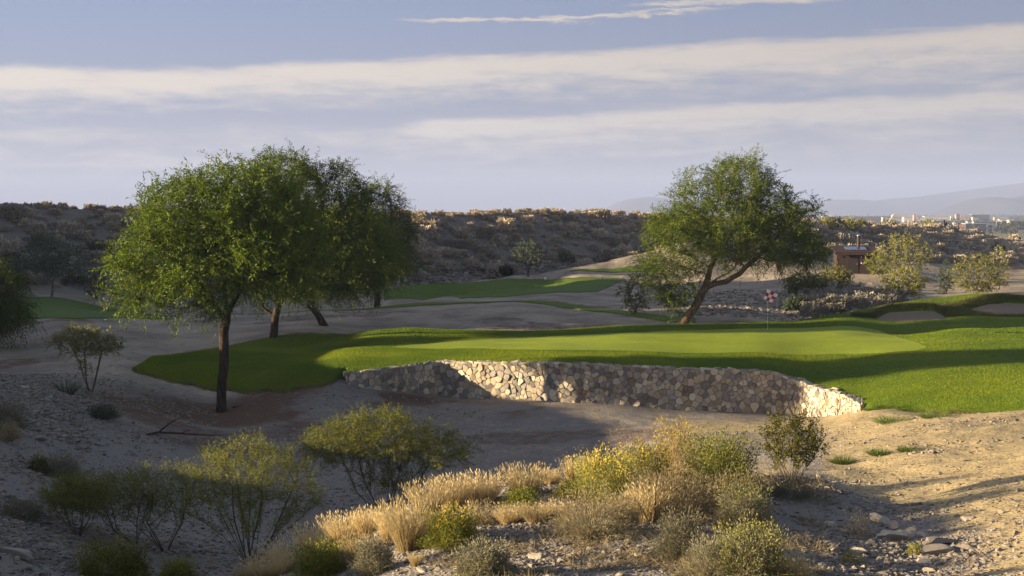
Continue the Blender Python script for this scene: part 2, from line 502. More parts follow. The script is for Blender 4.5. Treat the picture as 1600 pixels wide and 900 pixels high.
def sandmat():
    m, nt, out = newmat('bunker_sand'); g = N(nt)
    p = g.pos(); n = g.noise(p, 7, 4, .6)
    w = g.new('ShaderNodeTexWave'); w.inputs['Scale'].default_value = 5; w.inputs['Distortion'].default_value = 2; g.link(p, w.inputs[0])
    h = g.math('ADD', n, g.math('MULTIPLY', w.outputs['Fac'], .25))
    g.link(g.bsdf(g.mix(n, (.20, .15, .105), (.27, .205, .145)), .95, .1, g.bump(h, .5, .04)), out.inputs[0])
    return m


def stonemat():
    m, nt, out = newmat('wall_stone'); g = N(nt)
    t = g.attr('tone'); p = g.objco()
    r = g.new('ShaderNodeValToRGB'); r.color_ramp.interpolation = 'CONSTANT'
    cols = [(.17, .155, .145), (.40, .335, .25), (.48, .415, .315), (.19, .175, .17), (.33, .285, .225), (.54, .48, .38), (.20, .15, .11), (.40, .335, .25), (.24, .225, .22), (.32, .26, .19), (.45, .39, .305), (.31, .28, .25), (.36, .33, .295), (.28, .25, .215), (.50, .44, .345), (.21, .19, .18)]
    e = r.color_ramp.elements
    for i, c in enumerate(cols):
        if i < 2: el = e[i]; el.position = i / len(cols)
        else: el = e.new(i / len(cols))
        el.color = (*c, 1)
    g.link(t, r.inputs[0])
    n = g.noise(p, 9, 5, .65); n2 = g.noise(p, 2.5, 3)
    c = g.mix(g.ramp(n, .3, .75, 0, .55), r.outputs[0], (.74, .62, .46), 'MULTIPLY')
    c = g.mix(g.ramp(n2, .5, .75, 0, .35), c, (.36, .33, .28))
    g.link(g.bsdf(c, .9, .2, g.bump(n, .7, .025)), out.inputs[0])
    return m


M = {}
M['ground'] = ground_material()
M['turf'] = turfmat('rough_turf', (.09, .15, .005), (.125, .19, .006), (.16, .205, .010))
M['green'] = turfmat('putting_turf', (.21, .28, .016), (.235, .30, .02), (.255, .31, .024), .012, 60, .5)
M['fair'] = turfmat('fairway_turf', (.08, .13, .012), (.11, .165, .015), (.14, .175, .022), .03, 30, .7)
M['rough'] = turfmat('dry_rough', (.10, .12, .025), (.15, .15, .04), (.19, .17, .06), .07, 26, 1.0)
M['sand'] = sandmat()
M['stone'] = stonemat()
M['mortar'] = plainmat('mortar', (.27, .23, .175), .95, .1, .25, 14)
M['rock'] = None
M['mesq'] = leafmat('mesquite_leaf', (.044, .076, .004), (.120, .160, .006), .30)
M['mesq2'] = leafmat('far_mesquite_leaf', (.052, .082, .007), (.130, .165, .011), .40)
M['palo'] = leafmat('palo_verde_leaf', (.10, .115, .016), (.21, .21, .035), .42)
M['paloy'] = leafmat('yellow_leaf', (.15, .155, .035), (.27, .255, .065), .42)
M['creo'] = leafmat('creosote_leaf', (.06, .065, .012), (.18, .165, .028), .3)
M['grey'] = leafmat('grey_shrub_leaf', (.13, .125, .08), (.24, .22, .15), .3)
M['tan'] = leafmat('dry_shrub_twig', (.20, .155, .085), (.36, .29, .16), .3)
M['straw'] = leafmat('straw_grass', (.34, .255, .125), (.54, .435, .235), .42)
M['gold'] = leafmat('golden_flower', (.40, .28, .04), (.62, .47, .09), .45)
M['sage'] = leafmat('sage_leaf', (.20, .20, .055), (.34, .32, .09), .45)
M['hillbush'] = leafmat('hillside_shrub', (.30, .25, .19), (.50, .42, .32), .2, .25)
M['dkbush'] = leafmat('dark_hill_shrub', (.035, .042, .02), (.075, .08, .035), .25)
M['bluegrn'] = leafmat('bluegreen_leaf', (.045, .065, .04), (.09, .115, .065), .3)
M['tuft'] = leafmat('green_tuft', (.07, .11, .02), (.14, .18, .04), .4)
M['bark'] = barkmat('mesquite_bark', (.022, .015, .011), (.07, .05, .035))
M['barkw'] = barkmat('warm_bark', (.07, .045, .028), (.20, .135, .08))
M['twig'] = barkmat('shrub_stem', (.05, .04, .03), (.13, .105, .075), 20)
M['gtwig'] = barkmat('grey_stem', (.10, .085, .07), (.22, .19, .155), 20)

# rock material
_m, _nt, _out = newmat('desert_rock'); _g = N(_nt)
_t = _g.attr('tone'); _n = _g.noise(_g.objco(), 5, 6, .65)
_c = _g.mix(_t, (.115, .10, .09), (.265, .23, .19)); _c = _g.mix(_g.ramp(_n, .45, .7, 0, .6), _c, (.24, .185, .13))
_oi = _g.new('ShaderNodeObjectInfo').outputs['Random']
_g.link(_g.bsdf(_c, .9, .2, _g.bump(_n, .8, .05)), _out.inputs[0])
M['rock'] = _m
M['bigrock'] = leafmat('boulder', (.13, .115, .105), (.40, .34, .265), 0.0, .08)

# ------------------------------------------------------------------ the ground sheet
cols_q = np.concatenate([np.linspace(-3000, -80, 60)[:-1], np.linspace(-80, 1680, 420), np.linspace(1680, 4600, 60)[1:]])
rows_Y = np.concatenate([np.exp(np.linspace(math.log(2.0), math.log(10), 30))[:-1], np.exp(np.linspace(math.log(10), math.log(262), 560)), np.exp(np.linspace(math.log(262), math.log(8600), 60))[1:]])
QQ, YY = np.meshgrid(cols_q, rows_Y)
side = np.where(QQ < -80, -(((-80 - QQ) / 2920).clip(0) ** 1.3) * 60, (((QQ - 1680) / 2920).clip(0) ** 1.3) * 60)
XX = (QQ - CX) / F * YY + side
XX = np.clip(XX, -11000, 11000)
PXg = CX + F * XX / YY
ZZ = ground_h(PXg, YY)
PYg = HZ - F * ZZ / YY
sand = np.zeros_like(ZZ)
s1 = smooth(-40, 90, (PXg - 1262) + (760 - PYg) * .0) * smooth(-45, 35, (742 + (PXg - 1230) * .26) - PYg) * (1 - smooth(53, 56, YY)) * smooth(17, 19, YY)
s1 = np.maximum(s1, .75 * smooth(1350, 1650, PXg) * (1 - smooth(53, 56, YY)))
s2 = .35 * smooth(40, 48, YY) + .5 * smooth(58, 64, YY)
s3 = .5 * smooth(980, 1150, PXg) * smooth(46, 50, YY) * (1 - smooth(53, 58, YY))
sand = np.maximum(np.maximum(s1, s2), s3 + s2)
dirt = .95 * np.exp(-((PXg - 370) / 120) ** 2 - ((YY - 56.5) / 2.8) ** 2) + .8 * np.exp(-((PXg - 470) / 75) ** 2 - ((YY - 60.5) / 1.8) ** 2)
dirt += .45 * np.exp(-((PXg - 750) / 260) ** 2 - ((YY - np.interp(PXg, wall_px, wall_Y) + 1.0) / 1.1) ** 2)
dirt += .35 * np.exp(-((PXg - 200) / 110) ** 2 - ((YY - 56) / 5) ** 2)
dirt += .55 * np.exp(-((PXg - 1580) / 50) ** 2 - ((YY - 172) / 14) ** 2)
hillm = smooth(-1, 2.5, YY - np.interp(PXg, HB_px, HB_Y) + 5 * smooth(930, 1000, PXg) * (1 - smooth(1100, 1200, PXg)))
backm = smooth(52, 62, YY)
plainm = smooth(280, 420, YY)
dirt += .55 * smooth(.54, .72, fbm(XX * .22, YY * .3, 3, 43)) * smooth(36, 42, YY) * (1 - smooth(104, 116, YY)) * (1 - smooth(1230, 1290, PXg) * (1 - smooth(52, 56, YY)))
nr, nc = QQ.shape
I = np.arange(nr * nc).reshape(nr, nc)
quads = np.stack([I[:-1, :-1], I[:-1, 1:], I[1:, 1:], I[1:, :-1]], -1).reshape(-1, 4)
V = np.stack([XX, YY, ZZ], -1).reshape(-1, 3)
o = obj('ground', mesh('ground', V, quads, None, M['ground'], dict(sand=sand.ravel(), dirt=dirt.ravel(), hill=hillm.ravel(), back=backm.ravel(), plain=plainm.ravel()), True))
tag(o, 'desert ground of grey gravel, tan sand and scrubby hillside', None, None, 'structure')


# ------------------------------------------------------------------ turf
def sheet(name, px0, px1, n, m, yf, yb, hf, mat, label, off=0.0, skirt=.35, attr=None):
    cols = np.linspace(px0, px1, n); t = np.linspace(0, 1, m)
    PX = np.repeat(cols[None], m, 0); a, b = yf(cols), yb(cols)
    Y = a[None] + (b - a)[None] * t[:, None]
    H = hf(PX.ravel(), Y.ravel()).reshape(PX.shape) + off
    V = np.stack([(PX - CX) / F * Y, Y, H], -1)
    I = np.arange(n * m).reshape(m, n)
    q = np.stack([I[:-1, :-1], I[:-1, 1:], I[1:, 1:], I[1:, :-1]], -1).reshape(-1, 4)
    VV = V.reshape(-1, 3)
    if skirt:
        ring = np.concatenate([I[0, :], I[1:, -1], I[-1, -2::-1], I[-2:0:-1, 0]])
        k = len(VV); low = VV[ring].copy(); low[:, 2] -= skirt
        VV = np.concatenate([VV, low]); r = np.arange(len(ring)); r2 = np.roll(r, -1)
        q = np.concatenate([q, np.stack([ring, k + r, k + r2, ring[r2]], -1)])
    o = obj(name, mesh(name, VV, q, None, mat, None, True))
    tag(o, label, None, None, 'structure')
    return o


edge_wob = lambda px: .12 * np.sin(px * .11) + .08 * np.sin(px * .27 + 2)
sheet('turf', 207.5, 1890, 640, 230, lambda p: Yf(p) + np.where((p > 540) & (p < 1350), 0, edge_wob(p) * smooth(207, 260, p)), Yb, turf_h, M['turf'], 'bright green turf plateau behind the stone wall')


def outline_sheet(name, pts_f, pts_b, fun, y0, y1, mat, label, off, n=240, m=60, hf=None, skirt=.1):
    fp = np.array([p for p, _ in pts_f], float); bp = np.array([p for p, _ in pts_b], float)
    fy = np.array([hit(p, q, fun, y0, y1) for p, q in pts_f]); by = np.array([hit(p, q, fun, y0, y1) for p, q in pts_b])
    return sheet(name, max(fp[0], bp[0]), min(fp[-1], bp[-1]), n, m, lambda p: np.interp(p, fp, fy), lambda p: np.maximum(np.interp(p, bp, by), np.interp(p, fp, fy) + .02), hf or fun, mat, label, off, skirt)


outline_sheet('putting_green', [(612, 543), (640, 544.5), (720, 545), (850, 547), (1000, 549), (1150, 551), (1300, 553), (1380, 552), (1430, 548.5), (1447, 544)],
              [(612, 542.5), (640, 539), (700, 534.5), (800, 528.5), (900, 524), (1000, 519.5), (1100, 516), (1200, 513), (1290, 511), (1345, 511.5), (1375, 517), (1400, 526), (1430, 535), (1447, 542)],
              turf_smooth, 58, 80, M['green'], 'smooth pale green putting surface around the flag', .014, skirt=0)
outline_sheet('fairway', [(-90, 500), (20, 500), (120, 499), (200, 497), (260, 499)], [(-90, 462), (20, 463), (60, 465), (130, 473), (190, 484), (260, 492)],
              low_raw, 78, 110, M['fair'], 'dark green fairway strip at the left below the hill', .05)
outline_sheet('tee_turf', [(600, 470), (660, 469), (720, 467), (760, 464), (850, 459), (900, 457.5), (935, 456), (955, 447), (972, 438.5)], [(600, 452), (640, 446), (700, 442), (760, 440), (850, 436.5), (930, 434.5), (972, 435.5)],
              low_raw, 100, 133, M['fair'], 'flat dull green tee ground below the hillside', .05)
outline_sheet('far_turf', [(890, 425), (940, 425), (1000, 425), (1030, 424)], [(890, 423.5), (930, 421), (990, 416), (1030, 414)],
              low_raw, 125, 142, M['fair'], 'far sliver of green turf at the foot of the hill', .05)


crest_px = np.array([330, 420, 480, 600, 660, 720, 800, 860, 950, 1000, 1050, 1085]); crest_Y = np.array([92, 92, 92, 92, 92.5, 93, 93, 92, 88, 85, 82, 80.5])
sheet('turf_strip', 330, 1085, 260, 12, lambda p: np.interp(p, crest_px, crest_Y) - .5 - .35 * np.sin(p * .02) ** 2 - edge_wob(p), lambda p: np.interp(p, crest_px, crest_Y) + 2.6, low_raw, M['turf'], 'thin green turf strip along the crest of the sand bank', .06)

for i, b in enumerate(BUNK):
    n, m = 90, 60
    u, v = np.meshgrid(np.linspace(-1.02, 1.02, n), np.linspace(-1.05, 1.05, m))
    PX = (b[0] + b[1]) / 2 + u * (b[1] - b[0]) / 2; Yv = (b[2] + b[3]) / 2 + v * (b[3] - b[2]) / 2
    H = sand_h(b, PX.ravel(), Yv.ravel()).reshape(PX.shape)
    e, _ = bunker_t(b, PX, Yv)
    I = np.arange(n * m).reshape(m, n)
    ok = (e > -.015); okf = ok[:-1, :-1] & ok[1:, 1:] & ok[:-1, 1:] & ok[1:, :-1]
    q = np.stack([I[:-1, :-1], I[:-1, 1:], I[1:, 1:], I[1:, :-1]], -1)[okf]
    o = obj('sand_bunker', mesh('sand_bunker', np.stack([(PX - CX) / F * Yv, Yv, H], -1).reshape(-1, 3), q, None, M['sand'], None, True))
    tag(o, ['small sand bunker hollow cut into the grassy mound', 'large sand bunker at the right end of the grassy mound', 'narrow sand bunker at the right edge beside the green'][i], None, None, 'structure')

# mown grass standing on the turf
def carpet(name, label, n, sampler, h, w, mat, seed, hf, lean=.5):
    r = np.random.default_rng(seed)
    px, Y = sampler(r, n); n = len(px)
    b = np.stack([(px - CX) / F * Y, Y, hf(px, Y) - .004], 1)
    a = r.uniform(0, 2 * pi, n); sd = np.stack([np.cos(a), np.sin(a), np.zeros(n)], 1)
    hh = h * r.uniform(.55, 1.15, n) * (.75 + .5 * fbm(b[:, 0] * .8, b[:, 1] * .8, 2, 4)); tip = b + np.stack([r.normal(0, lean, n) * hh, r.normal(0, lean, n) * hh, hh], 1)
    V = np.stack([b - sd * (w * r.uniform(.6, 1.2, n))[:, None], b + sd * (w * r.uniform(.6, 1.2, n))[:, None], tip], 1).reshape(-1, 3)
    tone = np.clip((fbm(b[:, 0] * .35, b[:, 1] * .5, 4, 6) - .5) * 2.6 + .42 + r.normal(0, .22, n), 0, 1)
    o = obj(name, mesh(name, V, None, np.arange(3 * n).reshape(-1, 3), mat, dict(tone=np.repeat(tone, 3))))
    tag(o, label, 'grass', None, 'stuff')


gf_px = np.array([612, 640, 720, 850, 1000, 1150, 1300, 1380, 1430, 1447]); gf_py = np.array([543, 544.5, 545, 547, 549, 551, 553, 552, 548.5, 544])
gb_px = np.array([612, 640, 700, 800, 900, 1000, 1100, 1200, 1290, 1345, 1375, 1400, 1430, 1447]); gb_py = np.array([542.5, 539, 534.5, 528.5, 524, 519.5, 516, 513, 511, 511.5, 517, 526, 535, 542])
gfY = np.array([hit(p, q, turf_smooth, 58, 80) for p, q in zip(gf_px, gf_py)]); gbY = np.array([hit(p, q, turf_smooth, 58, 80) for p, q in zip(gb_px, gb_py)])


def in_green(px, Y): return (px > 612) & (px < 1447) & (Y > np.interp(px, gf_px, gfY)) & (Y < np.interp(px, gb_px, gbY))


def samp_rough(r, n):
    px = r.uniform(208, 1700, n * 2); lo = Yf(px) + .03; Y = lo + (Yb(px) - lo) * r.random(n * 2) ** 1.15
    ok = ~in_green(px, Y)
    for b in BUNK: ok &= bunker_t(b, px, Y)[0] < -.01
    k = np.where(ok)[0][:n]
    return px[k], Y[k]


def samp_fringe(r, n):
    px = np.concatenate([r.uniform(208, 543, n), r.uniform(1349, 1640, n), r.uniform(230, 1640, n)]); k = np.repeat([0, 0, 1], n)
    Y = np.where(k == 0, Yf(px) + edge_wob(px), Yb(px)) - np.where(k == 0, 1, -1) * (np.abs(r.normal(0, .16, 3 * n)) * (.4 + 1.6 * fbm(px * .05, px * 0 + k, 2, 14)) - .06)
    return px, Y


def fringe_h(px, Y):
    ins = (Y > Yf(px)) & (Y < Yb(px)); return np.where(ins, turf_smooth(px, Y), ground_h(px, Y) + .01)


def samp_green(r, n):
    px = r.uniform(612, 1447, n * 3); Y = r.uniform(60, 80, n * 3); k = np.where(in_green(px, Y))[0][:n]
    return px[k], Y[k]


M['blade'] = leafmat('grass_blade', (.10, .162, .005), (.205, .25, .008), .4, 0)
M['gblade'] = leafmat('putting_grass_blade', (.36, .41, .026), (.44, .48, .036), .4, 0)
carpet('grass', 'mown bright green grass covering the turf plateau', 420000, samp_rough, .055, .011, M['blade'], 61, turf_h)
def samp_lip(r, n):
    px = r.uniform(1330, 1700, n * 12); Y = r.uniform(79, 88, n * 12)
    e = np.maximum(bunker_t(BUNK[0], px, Y)[0], bunker_t(BUNK[1], px, Y)[0]); v = np.minimum(bunker_t(BUNK[0], px, Y)[1], bunker_t(BUNK[1], px, Y)[1])
    k = np.where((e < -.02) & (e > -1.3 + r.random(n * 12) * .9) & (Y > 81.2) & (Y < Yb(px) - .5))[0][:n]
    return px[k], Y[k]


M['rblade'] = leafmat('rough_grass_blade', (.06, .075, .012), (.19, .175, .05), .35, 0)
carpet('grass', 'longer dry rough grass on the mound around the bunkers', 26000, samp_lip, .17, .014, M['rblade'], 63, turf_h, .8)
M['fblade'] = leafmat('fringe_grass_blade', (.07, .11, .01), (.24, .22, .07), .35, 0)
carpet('grass', 'ragged longer grass along the edges of the turf', 9000, samp_fringe, .085, .010, M['fblade'], 64, fringe_h, .8)
carpet('grass', 'close-cut pale grass of the putting surface', 200000, samp_green, .028, .009, M['gblade'], 62, turf_smooth, .3)

# ------------------------------------------------------------------ stone retaining wall
wp = [np.array([(a - CX) / F * b, b]) for a, b in WALL]
c0 = wp[0] + np.array([-.32, 1.0])
wp = [c0] + wp + [wp[-1] + np.array([.42, .25])]
wzt = [float(wallZ(545)) - .02] + [float(wallZ(a)) for a, _ in WALL] + [float(wallZ(1345)) - .1]
wp = np.array(wp)
seg = np.linalg.norm(np.diff(wp, axis=0), axis=1); S = np.concatenate([[0], np.cumsum(seg)]); LEN = S[-1]
dense_px = np.linspace(545, 1345, 300)
dx = np.stack([(dense_px - CX) / F * wallY(dense_px), wallY(dense_px)], 1)
ds = np.concatenate([[0], np.cumsum(np.linalg.norm(np.diff(dx, axis=0), axis=1))]) + S[1]
TS = np.concatenate([[0], ds, [LEN]]); TZ = np.concatenate([[wzt[0]], wallZ(dense_px), [wzt[-1]]])
ztop = lambda s: np.interp(s, TS, TZ)
nrm = []
for i in range(len(wp)):
    a = wp[min(i + 1, len(wp) - 1)] - wp[max(i, 0)] if i < len(wp) - 1 else wp[i] - wp[i - 1]
    b = wp[i] - wp[i - 1] if i > 0 else a
    na, nb = [np.array([d[1], -d[0]]) / np.linalg.norm(d) for d in (a, b)]
    k = (na + nb); k = k / max(.35, k @ k / 2 * 1.0)
    nrm.append(k / np.linalg.norm(k) * min(1.6, 1 / max(.5, (k / np.linalg.norm(k)) @ na)))
nrm = np.array(nrm)


def wmap(s, z, d):
    s = np.asarray(s, float)
    x = np.interp(s, S, wp[:, 0]); y = np.interp(s, S, wp[:, 1])
    nx = np.interp(s, S, nrm[:, 0]); ny = np.interp(s, S, nrm[:, 1])
    return np.stack([x + nx * d, y + ny * d, z + 0 * s], -1)


def clip(poly, n, c):
    out = []
    for i in range(len(poly)):
        a, b = poly[i], poly[(i + 1) % len(poly)]
        da, db = a @ n - c, b @ n - c
        if da <= 0: out.append(a)
        if (da < 0 < db) or (db < 0 < da): out.append(a + (b - a) * da / (da - db))
    return out


def voronoi_cells(pts, rad, cons):
    cells = []
    for i, p in enumerate(pts):
        poly = [p + np.array(v) * rad for v in ((-1, -1), (1, -1), (1, 1), (-1, 1))]
        d = np.linalg.norm(pts - p, axis=1)
        for j in np.argsort(d)[1:22]:
            if d[j] > 2 * rad: break
            n = pts[j] - p; poly = clip(poly, n, n @ (p + pts[j]) / 2)
        for (n, c) in cons(p): poly = clip(poly, n, c)
        cells.append(np.array(poly) if len(poly) >= 3 else None)
    return cells


def poisson(w, h0, h1, rmin, rmax, n, lr):
    pts, rr = [], []
    for _ in range(n):
        s = lr.uniform(0, w); z = lr.uniform(h0(s), h1(s)); r = rmin + (rmax - rmin) * lr.random() ** 1.8
        if pts:
            d = np.hypot(np.array(pts)[:, 0] - s, np.array(pts)[:, 1] - z)
            if (d < (np.array(rr) + r) / 2).any(): continue
        pts.append((s, z)); rr.append(r)
    return np.array(pts)


def stones(cells, mapf, depth, lr, gap=.006):
    V, Q, T, tone = [], [], [], []
    for c in cells:
        if c is None: continue
        cen = c.mean(0); r = np.linalg.norm(c - cen, axis=1)
        if r.max() < .035: continue
        # chop corners so stones look worn
        pts = []
        k = len(c)
        for i in range(k):
            a, b = c[i], c[(i + 1) % k]
            pts += [a + (b - a) * .13, a + (b - a) * .5 + lr.normal(0, .008, 2), a + (b - a) * .87]
        c2 = np.array(pts); rm = max(r.mean(), .04)
        c2 = c2 + lr.normal(0, .010, c2.shape)
        d = depth * lr.uniform(.55, 1.25); tl = lr.normal(0, .16, 2)
        base = len(V); K = len(c2)
        for (sc, dd) in ((1 - gap / rm, -.01), (.99 - gap / rm, d * .6), (.92 - gap / rm, d * .92), (.5, d)):
            for p in cen + (c2 - cen) * sc:
                V.append((p[0], p[1], dd + ((p - cen) @ tl) * min(1, max(dd, 0) / d)))
        V.append((cen[0], cen[1], d * 1.02))
        t = lr.random(); tone += [t] * (4 * K + 1)
        for L_ in range(3):
            for i in range(K):
                j = (i + 1) % K
                Q.append((base + L_ * K + i, base + L_ * K + j, base + (L_ + 1) * K + j, base + (L_ + 1) * K + i))
        for i in range(K): T.append((base + 3 * K + i, base + 3 * K + (i + 1) % K, base + 4 * K))
    V = np.array(V)
    return mapf(V), Q, T, tone


lr = np.random.default_rng(3)
wall = thing('stone_wall', 'curved rubble stone retaining wall holding up the putting green', 'retaining wall', (0, 58, -7.8))
zbot = lambda s: -8.15
pts = poisson(LEN, zbot, lambda s: float(ztop(s)) + .0, .13, .42, 14000, lr)


def cons(p):
    a = float(ztop(p[0] - .2)); b = float(ztop(p[0] + .2)); n = np.array([-(b - a) / .4, 1.0])
    return [(n, n @ np.array([p[0], float(ztop(p[0]))])), (np.array([-1., 0]), 0.0), (np.array([1., 0]), LEN)]


V, Q, T, tone = stones(voronoi_cells(pts, .55, cons), lambda v: wmap(v[:, 0], v[:, 1], v[:, 2]) - np.array([0, 58, -7.8]), .055, lr)
obj('stone_face', mesh('stone_face', V, Q, T, M['stone'], dict(tone=tone)), wall)
pts = poisson(LEN - .3, lambda s: 0, lambda s: .42, .22, .5, 3000, lr) + np.array([.15, 0])
cons2 = lambda p: [(np.array([0., -1]), .06), (np.array([0., 1]), .44), (np.array([-1., 0]), 0.0), (np.array([1., 0]), LEN)]


def capmap(v):
    q = wmap(v[:, 0], ztop(v[:, 0]), -v[:, 1]); q[:, 2] += v[:, 2] - .045
    return q - np.array([0, 58, -7.8])


V, Q, T, tone = stones(voronoi_cells(pts, .5, cons2), capmap, .06, lr)
obj('cap_stone', mesh('cap_stone', V, Q, T, M['stone'], dict(tone=tone)), wall)
ss = np.linspace(0, LEN, 260); n = len(ss)
prof = [wmap(ss, np.full(n, -8.6), -.0), wmap(ss, ztop(ss) - .035, 0), wmap(ss, ztop(ss) - .035, -.44), wmap(ss, np.full(n, -8.6), -.44)]
V = np.concatenate(prof) - np.array([0, 58, -7.8]); Q = []
for k in range(4):
    k2 = (k + 1) % 4
    for i in range(n - 1): Q.append((k * n + i, k * n + i + 1, k2 * n + i + 1, k2 * n + i))
Q += [(0, n, 2 * n, 3 * n), (n - 1, 4 * n - 1, 3 * n - 1, 2 * n - 1)]
obj('mortar_core', mesh('mortar_core', V, Q, None, M['mortar']), wall)


# ------------------------------------------------------------------ plants: generators
def colonize(start, att, step, kill, infl, it=140, trop=(0, 0, .12), r=None, maxch=3):
    pos = [np.array(p, float) for p in start[0]]; par = list(start[1])
    att = np.array(att); alive = np.ones(len(att), bool)
    P0 = np.array(pos)
    D = np.linalg.norm(att[:, None] - P0[None], axis=2); near = D.argmin(1); nd = D.min(1)
    nch = {}
    trop = np.array(trop)
    for _ in range(it):
        act = np.where(alive & (nd < infl))[0]
        if len(act) == 0:
            act = np.where(alive)[0]
            if len(act) == 0: break
            act = act[np.argsort(nd[act])[:8]]
        new = []
        A = np.array(pos)
        vec = att[act] - A[near[act]]; vec /= np.linalg.norm(vec, axis=1)[:, None] + 1e-9
        for nidx in np.unique(near[act]):
            if nch.get(nidx, 0) >= maxch: continue
            d = vec[near[act] == nidx].mean(0); d = d / (np.linalg.norm(d) + 1e-9) + trop + r.normal(0, .16, 3)
            d /= np.linalg.norm(d)
            new.append((nidx, A[nidx] + d * step)); nch[nidx] = nch.get(nidx, 0) + 1
        if not new: break
        k0 = len(pos)
        for nidx, p in new: pos.append(p); par.append(int(nidx))
        NP = np.array([p for _, p in new])
        D = np.linalg.norm(att[:, None] - NP[None], axis=2); m = D.min(1); am = D.argmin(1)
        upd = m < nd; nd[upd] = m[upd]; near[upd] = am[upd] + k0
        alive &= nd > kill
    return np.array(pos), np.array(par)


def radii(pos, par, tip, base, e=2.2):
    n = len(pos); acc = np.zeros(n); rad = np.zeros(n); nchild = np.zeros(n, int)
    for i in range(n - 1, -1, -1):
        rad[i] = acc[i] ** (1 / e) if acc[i] > 0 else 1.0
        if par[i] >= 0: acc[par[i]] += rad[i] ** e
    mx = rad.max()
    return tip + (base - tip) * ((rad - 1) / max(1e-6, mx - 1)) ** 1.05


def tubes(pos, par, rad, sides=6, flare=None):
    n = len(pos); main = np.full(n, -1)
    for i in range(n):
        p = par[i]
        if p >= 0 and (main[p] < 0 or rad[i] > rad[main[p]]): main[p] = i
    V, Q = [], []
    ang = np.arange(sides) * 2 * pi / sides; ca, sa = np.cos(ang), np.sin(ang)
    ringid = {}

    def ring(c, d, r):
        d = d / (np.linalg.norm(d) + 1e-9)
        u = np.cross(d, [0.31, .94, .1]); u /= np.linalg.norm(u) + 1e-9; w = np.cross(d, u)
        k = len(V)
        for i in range(sides): V.append(c + (u * ca[i] + w * sa[i]) * r)
        return k
    for i in range(n):
        p = par[i]
        if p < 0:
            d = pos[main[i]] - pos[i] if main[i] >= 0 else np.array([0, 0, 1.]); ringid[i] = ring(pos[i], d, rad[i]); continue
        d = pos[i] - pos[p]
        if main[i] >= 0:
            d2 = pos[main[i]] - pos[i]; dd = d / (np.linalg.norm(d) + 1e-9) + d2 / (np.linalg.norm(d2) + 1e-9)
        else: dd = d
        a = ringid[p] if main[p] == i else ring(pos[p], d, min(rad[p], rad[i] * 1.25))
        b = ring(pos[i], dd, rad[i]); ringid[i] = b
        for k in range(sides):
            k2 = (k + 1) % sides; Q.append((a + k, a + k2, b + k2, b + k))
    return np.array(V), Q


def unit(v): return v / (np.linalg.norm(v, axis=-1, keepdims=True) + 1e-9)


def sprays(p, out, r, twigs=3, tl=.5, per=9, fl=.2, fw=.05, droop=.3, up=.1, spread=.8, jit=.12):
    """feathery twigs: each carries leaf fronds on alternate sides"""
    P_ = np.repeat(p, twigs, 0); O = np.repeat(out, twigs, 0)
    n = len(P_)
    d = unit(O + r.normal(0, spread, (n, 3)) + np.array([0, 0, up]))
    ln = tl * r.uniform(.5, 1.3, n)
    P_ = P_ + r.normal(0, jit, (n, 3))
    tw = r.random(n)
    t = (np.arange(per) + .6) / per
    q = P_[:, None] + d[:, None] * (ln[:, None] * t[None])[..., None]
    q[..., 2] -= droop * ln[:, None] * t[None] ** 2
    side = unit(np.cross(d, r.normal(0, 1, (n, 3))))
    sg = np.where(np.arange(per) % 2 == 0, 1, -1)[None, :, None]
    fd = unit(d[:, None] * .7 + side[:, None] * sg * .8 + r.normal(0, .35, (n, per, 3)) - np.array([0, 0, droop * .6]))
    q = q.reshape(-1, 3); fd = fd.reshape(-1, 3); m = len(q)
    L_ = fl * r.uniform(.6, 1.3, m)[:, None]; w = fw * r.uniform(.7, 1.3, m)[:, None]
    sd = unit(np.cross(fd, r.normal(0, 1, (m, 3))))
    b = q + fd * L_ * .45; tip = q + fd * L_; tip[:, 2] -= droop * .35 * L_[:, 0]
    V = np.stack([q, b + sd * w, tip, b - sd * w], 1).reshape(-1, 3)
    Q = np.arange(4 * m).reshape(-1, 4)
    tone = np.clip(np.repeat(np.repeat(tw, per) * .65 + r.random(m) * .35, 4), 0, 1)
    return V, Q, tone


def blobs(bl, n, r, shell=.25):
    """attraction points inside overlapping ellipsoids"""
    w = np.array([b[3] * b[4] * b[5] for b in bl]) ** .8; w /= w.sum()
    k = r.choice(len(bl), n, p=w); B = np.array([b[:6] for b in bl])[k]
    d = unit(r.normal(0, 1, (n, 3))); rr = (shell + (1 - shell) * r.random(n)) ** (1 / 2.2)
    return B[:, :3] + d * B[:, 3:6] * rr[:, None]


